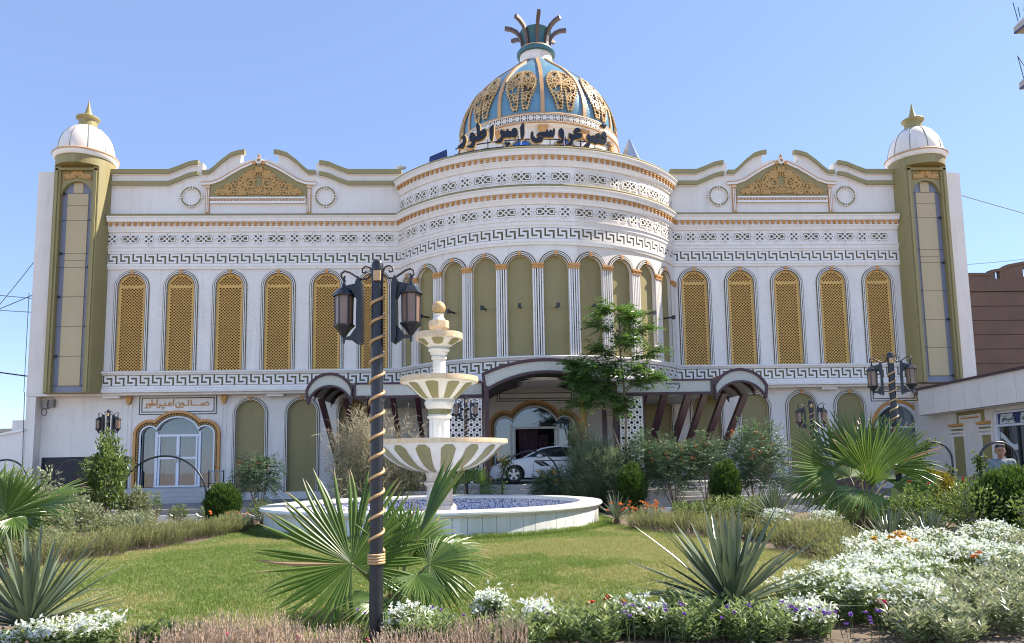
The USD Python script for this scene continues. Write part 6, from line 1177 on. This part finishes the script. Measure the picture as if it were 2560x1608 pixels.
# the slender tree
def slender_tree():
    rng = np.random.default_rng(131); t = thing('slender_tree', 'slender young tree with feathery compound leaves in front of the bowed facade', 'tree', None, (4.85, -6.0, 0))
    main = np.array([(0, 0, -.05), (.0, 0, 1.5), (.06, 0, 3.0), (.02, .02, 4.4), (-.08, 0, 5.6), (-.05, 0, 6.9)]); second = np.array([(-.05, .1, 1.0), (-.15, .1, 2.0), (-.55, .05, 3.2), (-.75, 0, 4.3), (-1.1, 0, 4.9)])
    tr = part(t, 'trunk', tube(main, [.055, .05, .045, .035, .025, .012], 10), 'bark', True); part(t, 'trunk', tube(second, [.04, .035, .03, .022, .01], 8), 'bark', True)
    ends = []
    def limb(a, b):
        a, b = np.array(a, float), np.array(b, float); q = np.linspace(0, 1, 6)[:, None]; m = (a+b)/2+[0, 0, .12]; part(t, 'limb', tube(a*(1-q)**2+2*m*q*(1-q)+b*q*q, np.linspace(.022, .008, 6), 6), 'bark', True)
        for s in np.linspace(.35, 1, 5): ends.append((a*(1-s)**2+2*m*s*(1-s)+b*s*s, norm(b-a)))
    for z, a, l in [(3.9, 3.3, 1.0), (4.1, .3, 1.1), (4.4, 5.2, .9), (4.6, 2.2, 1.0), (4.9, .1, 1.25), (5.1, 3.6, .95), (5.4, 5.0, .8), (5.6, 1.2, .9), (5.8, .2, 1.1), (6.0, 3.1, .85), (6.3, 5.4, .6), (6.5, .6, .75), (6.7, 2.9, .6), (4.3, 4.2, .9), (4.0, 5.8, 1.1)]:
        c = [np.interp(z, main[:, 2], main[:, i]) for i in (0, 1)]; limb((*c, z), (c[0]+l*math.cos(a), c[1]+l*.8*math.sin(a), z+.45*l))
    for z, a, l in [(3.4, 3.2, 1.2), (3.7, 4.0, .9), (4.2, 3.0, 1.05), (4.5, 2.6, .9), (4.7, 4.4, .7), (3.6, 5.4, .7), (3.3, .2, .5), (4.85, 3.2, .75)]:
        c = [np.interp(z, second[:, 2], second[:, i]) for i in (0, 1)]; limb((*c, z), (c[0]+l*math.cos(a), c[1]+l*.8*math.sin(a), z+.22*l))
    ends.append((main[-1], np.array([0, 0, 1.0]))); fr = []
    for (e, d) in ends:
        for k in range(7):
            az = rng.uniform(0, 2*PI); dd = norm(d*.7+np.array([math.cos(az), math.sin(az), .25+rng.normal()*.5])*.9); l = rng.uniform(.36, .66); n = 8; s = np.linspace(.12, 1, n); c = e+np.outer(s*l, dd); c[:, 2] -= .20*l*s**2*rng.uniform(.5, 2.0); side = norm(np.cross(dd, [0, 0, 1.0])); b = rng.normal()*.14+(.22 if e[2] > 6.2 or rng.random() < .12 else 0)
            P = np.repeat(c, 2, 0); D = np.repeat(np.stack([side, -side], 0)[None], n, 0).reshape(-1, 3)+dd*.55+[0, 0, -.45]+rng.normal(size=(2*n, 3))*.18; fr.append(diamonds(P, D, .19*rng.uniform(.8, 1.15, 2*n), .058, .48+b+rng.normal(size=2*n)*.1, rng, .2, np.array([0, 0, 1.0])))
    part(t, 'crown', join(*fr), 'tree_leaf', kind='stuff')
slender_tree()

# flower beds -----------------------------------------------------
def white_clump(label, x, y, r, h, n, seed, dens=1.0):
    rng = np.random.default_rng(seed); t = thing('white_flowers', label, 'flowering plant', 'white-bracted flowers in the beds', (x, y, 0)); rr = np.sqrt(rng.random(n))*r; a = rng.uniform(0, 2*PI, n); b = np.stack([rr*np.cos(a), rr*np.sin(a), np.zeros(n)], 1)
    tip = b*1.12+np.c_[rng.normal(size=(n, 2))*.04, h*rng.uniform(.7, 1.1, n)*(1-.3*(rr/r)**2)]; part(t, 'stem', ribbons(b, (b+tip)/2+rng.normal(size=b.shape)*.01, tip, .005, np.full(n, .4), rng)[:2], 'stem_green')
    K = 16; q = rng.uniform(.1, 1, (n, K)); P = (b[:, None]*(1-q[..., None])+tip[:, None]*q[..., None]).reshape(-1, 3); D = rng.normal(size=P.shape)*[1, 1, .5]+[0, 0, .25]; part(t, 'leaves', diamonds(P, D, .062, .026, .30+.5*q.ravel()+rng.normal(size=n*K)*.12, rng), 'sage_leaf', kind='stuff')
    m = rng.random(n) < dens; T = tip[m]; K = 15; P = np.repeat(T, K, 0)+rng.normal(size=(len(T)*K, 3))*[.038, .038, .018]; D = rng.normal(size=P.shape)*[1, 1, .35]+[0, 0, .55]; part(t, 'bracts', diamonds(P, D, .050, .024, rng.uniform(.0, 1.1, len(P)), rng, .12), 'bract_white', kind='stuff'); return t
WC = [(3.55, -23.4, .45, .36, 'white flowers right of the wide-spreading yucca, front of the big drift'), (4.35, -22.9, .5, .40, 'white flowers in the thick of the big right drift'), (4.1, -23.75, .42, .30, 'white flowers low at the front of the right drift'), (5.05, -22.1, .5, .42, 'white flowers in the big right drift, left of the yellow daisies'), (5.6, -20.9, .5, .40, 'white flowers in front of the dark yucca at the back of the drift'),
      (6.35, -20.7, .5, .40, 'white flowers in front of the second dark yucca'), (6.5, -21.6, .45, .36, 'white flowers right of the yellow daisies'), (8.3, -19.2, .45, .38, 'white flowers below the large thuja'), (2.95, -24.1, .28, .28, 'white flowers at the foot of the wide-spreading yucca'), (1.45, -24.05, .20, .32, 'white flowers left of the wide-spreading yucca'),
      (-3.6, -24.0, .24, .27, 'white flowers right of the corner yucca'), (-3.95, -24.2, .25, .26, 'white flowers tucked against the corner yucca'), (.05, -23.9, .12, .40, 'tall white flowers left in the pair on the lawn edge'), (.45, -24.05, .15, .34, 'white flowers right in the pair on the lawn edge'), (-.72, -24.0, .13, .30, 'white flowers right of the near lamp post foot'), (6.05, -15.9, .3, .6, 'small white flowers behind the rosemary, before the palm trunk'), (6.9, -16.2, .3, .55, 'small white flowers left of the palm trunk')]
for k, (x, y, r, h, lb) in enumerate(WC): white_clump(lb, x, y, r, h*(1.35 if k < 8 else 1.0), int(50+130*r*r/.25), 140+k, .52 if k < 9 else .45)
def leafy_patch(label, x, y, r, h, n, m, seed, L=.08, W=.03):
    rng = np.random.default_rng(seed); t = thing('leafy_plants', label, 'plants', 'leafy plants along the front of the beds', (x, y, 0)); rr = np.sqrt(rng.random(n))*r; a = rng.uniform(0, 2*PI, n); b = np.stack([rr*np.cos(a), rr*np.sin(a), np.zeros(n)], 1); H = h*rng.uniform(.5, 1.1, n); tip = b+np.c_[rng.normal(size=(n, 2))*.07, H]
    part(t, 'stem', ribbons(b, (b+tip)/2, tip, .004, np.full(n, .4), rng)[:2], 'stem_green'); K = 20; q = np.linspace(.12, 1, K); P = (b[:, None]*(1-q)[None, :, None]+tip[:, None]*q[None, :, None]).reshape(-1, 3); az = np.tile(np.arange(K)*2.4, n)+np.repeat(rng.uniform(0, 6, n), K); D = np.stack([np.cos(az), np.sin(az), np.tile(.25+.5*q, n)], 1)
    part(t, 'leaves', diamonds(P, D, L*rng.uniform(.7, 1.25, n*K), W, np.tile(.15+.6*q, n)+rng.normal(size=n*K)*.13, rng), m, kind='stuff'); return t
LP = [(4.6, -24.0, .55, .34, 'pale_leaf', 'pale leafy plants in the bottom right corner, in front'), (5.5, -23.2, .6, .36, 'pale_leaf', 'pale leafy plants in the bottom right bed, second row'), (6.6, -22.6, .6, .38, 'pale_leaf', 'pale leafy plants at the right edge below the thuja'), (7.6, -21.4, .7, .40, 'pale_leaf', 'dry pale plants at the right edge under the large thuja'), (8.6, -20.2, .7, .40, 'pale_leaf', 'dry pale plants behind the right edge bed'), (3.95, -24.5, .35, .28, 'pale_leaf', 'pale leafy plants at the bottom edge, right of the purple flowers'),
      (.95, -24.15, .30, .30, 'sage_leaf', 'green leafy plants on the lawn edge left of the red flowers'), (1.85, -24.15, .32, .34, 'sage_leaf', 'green leafy plants below the wide-spreading yucca'), (2.4, -24.3, .3, .30, 'sage_leaf', 'green leafy plants with purple flowers among them'), (.25, -24.3, .25, .26, 'sage_leaf', 'green leafy plants below the pair of white flowers'), (-.5, -24.25, .25, .24, 'sage_leaf', 'green leafy plants right of the near lamp post foot'), (-2.9, -24.2, .22, .22, 'bush_leaf', 'green leafy plants in the dry stalks at left'), (8.7, -14.6, .8, .5, 'bush_leaf', 'shady green plants behind the right fan palm'), (7.0, -11.2, .8, .6, 'bush_leaf', 'shady green plants behind the tall green yucca'), (9.6, -12.3, .8, .6, 'bush_leaf', 'green plants below the smaller hoop'), (-9.4, -11.3, .7, .5, 'pale_leaf', 'low plants behind the left rosemary hedge'), (-9.1, -16.0, .7, .45, 'pale_leaf', 'low pale plants right of the left palm'), (-6.0, -22.6, .6, .35, 'pale_leaf', 'low pale plants behind the corner yucca'), (5.9, -10.2, .6, .45, 'bush_leaf', 'dark low plants between thujas and rosemary')]
for k, (x, y, r, h, m, lb) in enumerate(LP): leafy_patch(lb, x, y, r, h, int((340 if m != 'sage_leaf' else 300)*r*r)+34, m, 170+k)
def dots(name, label, cat, pts, m, seed, r=.028, h=.0, npet=8, flat=.5):
    rng = np.random.default_rng(seed); pts = np.array(pts, float)
    for k, p in enumerate(pts):
        pass
    t = thing(name, label, cat, None, (0, 0, 0)); b = pts*[1, 1, 0]+rng.normal(size=pts.shape)*[.03, .03, 0]
    part(t, 'stem', ribbons(b, (b+pts)/2, pts, .004, np.full(len(pts), .4), rng)[:2], 'stem_green'); 
    for p in pts: part(t, 'flower', flower_heads(p+rng.normal(size=(3, 3))*r*.35, r, rng, npet, flat)[:2], m)
def spread(seed, n, x0, x1, y0, y1, z0, z1): q = np.random.default_rng(seed).random((n, 3)); return q*[x1-x0, y1-y0, z1-z0]+[x0, y0, z0]
dots('purple_flowers', 'purple flowers on thin stems along the bottom right edge', 'flowers', np.vstack([spread(1, 26, 1.2, 3.1, -24.55, -24.2, .16, .34), spread(2, 14, 2.9, 4.1, -24.6, -24.35, .14, .26)]), 'flower_purple', 1, .020, npet=10, flat=.8)
dots('purple_flowers', 'few purple flowers among the dry stalks and white flowers in the middle', 'flowers', spread(3, 9, -1.3, .6, -24.4, -24.0, .22, .36), 'flower_purple', 2, .016, npet=9, flat=.8)
dots('red_flowers', 'four orange-red flowers standing over the lawn left of the wide-spreading yucca', 'flowers', [(1.02, -23.9, .27), (1.16, -23.85, .31), (1.30, -23.95, .29), (1.10, -24.15, .22), (.60, -23.3, .16)], 'flower_red', 3, .036, npet=12, flat=.25)
dots('red_flowers', 'two red flowers at the foot of the corner yucca', 'flowers', [(-3.98, -24.25, .12), (-3.78, -24.2, .18), (-4.3, -24.2, .1)], 'flower_red', 4, .04, npet=12, flat=.25)
dots('orange_flowers', 'orange flowers along the top of the right rosemary, beside the small yucca', 'flowers', spread(5, 34, 3.1, 4.5, -12.9, -12.3, .38, .62), 'flower_orange', 5, .045, npet=7)
dots('orange_flowers', 'orange flowers at the far end of the left rosemary hedge', 'flowers', spread(6, 8, -7.6, -6.3, -10.6, -10.2, .3, .45), 'flower_orange', 6, .04)
dots('orange_flowers', 'two orange marigolds in the bottom right bed', 'flowers', [(5.85, -22.3, .42), (5.95, -22.25, .45)], 'flower_orange', 7, .035, npet=14, flat=.6)
dots('yellow_daisies', 'clump of yellow daisies in the white drift at the right', 'flowers', spread(8, 46, 5.15, 5.65, -21.9, -21.3, .36, .62), 'flower_yellow', 8, .042, npet=10, flat=.3); leafy_patch('green leaves under the yellow daisies', 5.4, -21.65, .32, .45, 120, 'bush_leaf', 199)
dots('pink_flowers', 'single pink flower at the bottom right edge', 'flowers', [(3.62, -24.3, .28)], 'flower_pink', 9, .04, npet=12); dots('pink_flowers', 'small pink flowers in the dry stalks left of the lamp post', 'flowers', [(-2.2, -24.5, .2), (-1.6, -24.55, .16), (-1.0, -24.6, .14)], 'flower_pink', 10, .02)
def stalks(label, x0, x1, y0, y1, n, h, seed):
    rng = np.random.default_rng(seed); t = thing('dry_stalks', label, 'dry stalks', 'faded flower stalks along the bottom edge', ((x0+x1)/2, (y0+y1)/2, 0)); b = np.c_[(rng.random((n, 2))-.5)*[x1-x0, y1-y0], np.zeros(n)]; cl = .75+.5*meshkit.noise(np.c_[b[:, :2]*4, np.zeros(n)]+seed, seed); H = h*rng.uniform(.5, 1.1, n)*cl; tip = b+np.c_[rng.normal(size=(n, 2))*.035, H]
    a = ribbons(b, (b+tip)/2, tip, .0035, np.full(n, .5), rng); K = 6; q = np.linspace(.55, 1, K); P = (b[:, None]*(1-q)[None, :, None]+tip[:, None]*q[None, :, None]).reshape(-1, 3); c = diamonds(P, np.repeat(norm(tip-b), K, 0)+rng.normal(size=P.shape)*.2, .028, .009, np.full(len(P), .5), rng)
    part(t, 'stalk', join(a, c)[:2], 'dry_stalk', kind='stuff')
stalks('dry stalks left of the lamp post foot, below the palm leaf', -2.75, -1.75, -24.65, -24.2, 620, .30, 201); stalks('dry stalks just beside the lamp post foot, left', -1.8, -1.1, -24.75, -24.3, 300, .24, 202); stalks('dry stalks right of the lamp post foot', -.95, -.2, -24.8, -24.35, 330, .22, 203); stalks('dry stalks in front of the pair of white flowers', -.25, .35, -24.75, -24.3, 280, .25, 204); stalks('few dry stalks on the lawn right of the corner yucca', -3.1, -2.6, -24.6, -24.2, 120, .2, 205)

# grass -----------------------------------------------------------
def patch(seed, S=.5, n=520, h=.045):
    rng = np.random.default_rng(seed); b = np.c_[(rng.random((n, 2))-.5)*S*1.1, np.zeros(n)]; H = h*rng.uniform(.5, 1.35, n); l = rng.normal(size=(n, 2))*.55; tip = b+np.c_[l*H[:, None], H*.85]; mid = b+np.c_[l*H[:, None]*.3, H*.6]; tone = .40+rng.normal(size=n)*.17+np.where(rng.random(n) < .10, .45, 0)
    return ribbons(b, mid, tip, .0034, tone, rng)
gi = UsdGeom.PointInstancer.Define(stage, '/World/grass'); say('/World/grass', 'short mown green grass of the lawn round the fountain pool', 'grass', None, 'stuff')
protos = []
for k in range(6):
    v, f, tn = patch(300+k, h=[.042, .05, .038, .046, .034, .042][k]); tn = np.clip(tn+[0, -.05, .12, .02, .34, .06][k], 0, 1)
    part('/World/grass', 'blades', (v, f, tn), 'grass_blade'); protos.append('/World/grass/blades'+(f'_{k:03d}' if k else ''))
gi.CreatePrototypesRel().SetTargets(protos)
rng = np.random.default_rng(9); pos, idx, rot = [], [], []
pool = Point(PX, PY).buffer(4.50)
for x in np.arange(-8, 6, .40):
    for y in np.arange(-24.1, -5, .40):
        p = Point(x+rng.normal()*.05, y+rng.normal()*.05)
        if not LAWN.buffer(.18).contains(p) or pool.contains(p): continue
        w = meshkit.fbm(np.array([[p.x*.42, p.y*.42, 3.1]]), 3, 4)[0]; w2 = meshkit.noise(np.array([[p.x*1.3, p.y*1.3, 7.0]]), 2)[0]
        dry = w+.18*(w2-.5)+(.06 if p.x > -.5 and p.y < -15 else -.03)
        k = 4 if dry > .60 else (2 if dry > .545 else [0, 1, 3, 5][rng.integers(4)]); pos.append((p.x, p.y, 0)); idx.append(k); rot.append(rng.uniform(0, 2*PI))
for a in np.linspace(0, 2*PI, 90): 
    x, y = PX+4.60*math.cos(a), PY+4.60*math.sin(a)
    pos.append((x, y, 0)); idx.append(1); rot.append(a)
gi.CreatePositionsAttr(Vt.Vec3fArray.FromNumpy(np.array(pos, np.float32))); gi.CreateProtoIndicesAttr(Vt.IntArray.FromNumpy(np.array(idx, np.int32)))
gi.CreateOrientationsAttr(Vt.QuathArray([Gf.Quath(float(math.cos(r/2)), 0, 0, float(math.sin(r/2))) for r in rot])); gi.CreateScalesAttr(Vt.Vec3fArray.FromNumpy(np.c_[np.ones(len(pos)), np.ones(len(pos)), np.r_[np.random.default_rng(1).uniform(.8, 1.25, len(pos)-90), np.random.default_rng(2).uniform(1.6, 2.8, 90)]].astype(np.float32)))
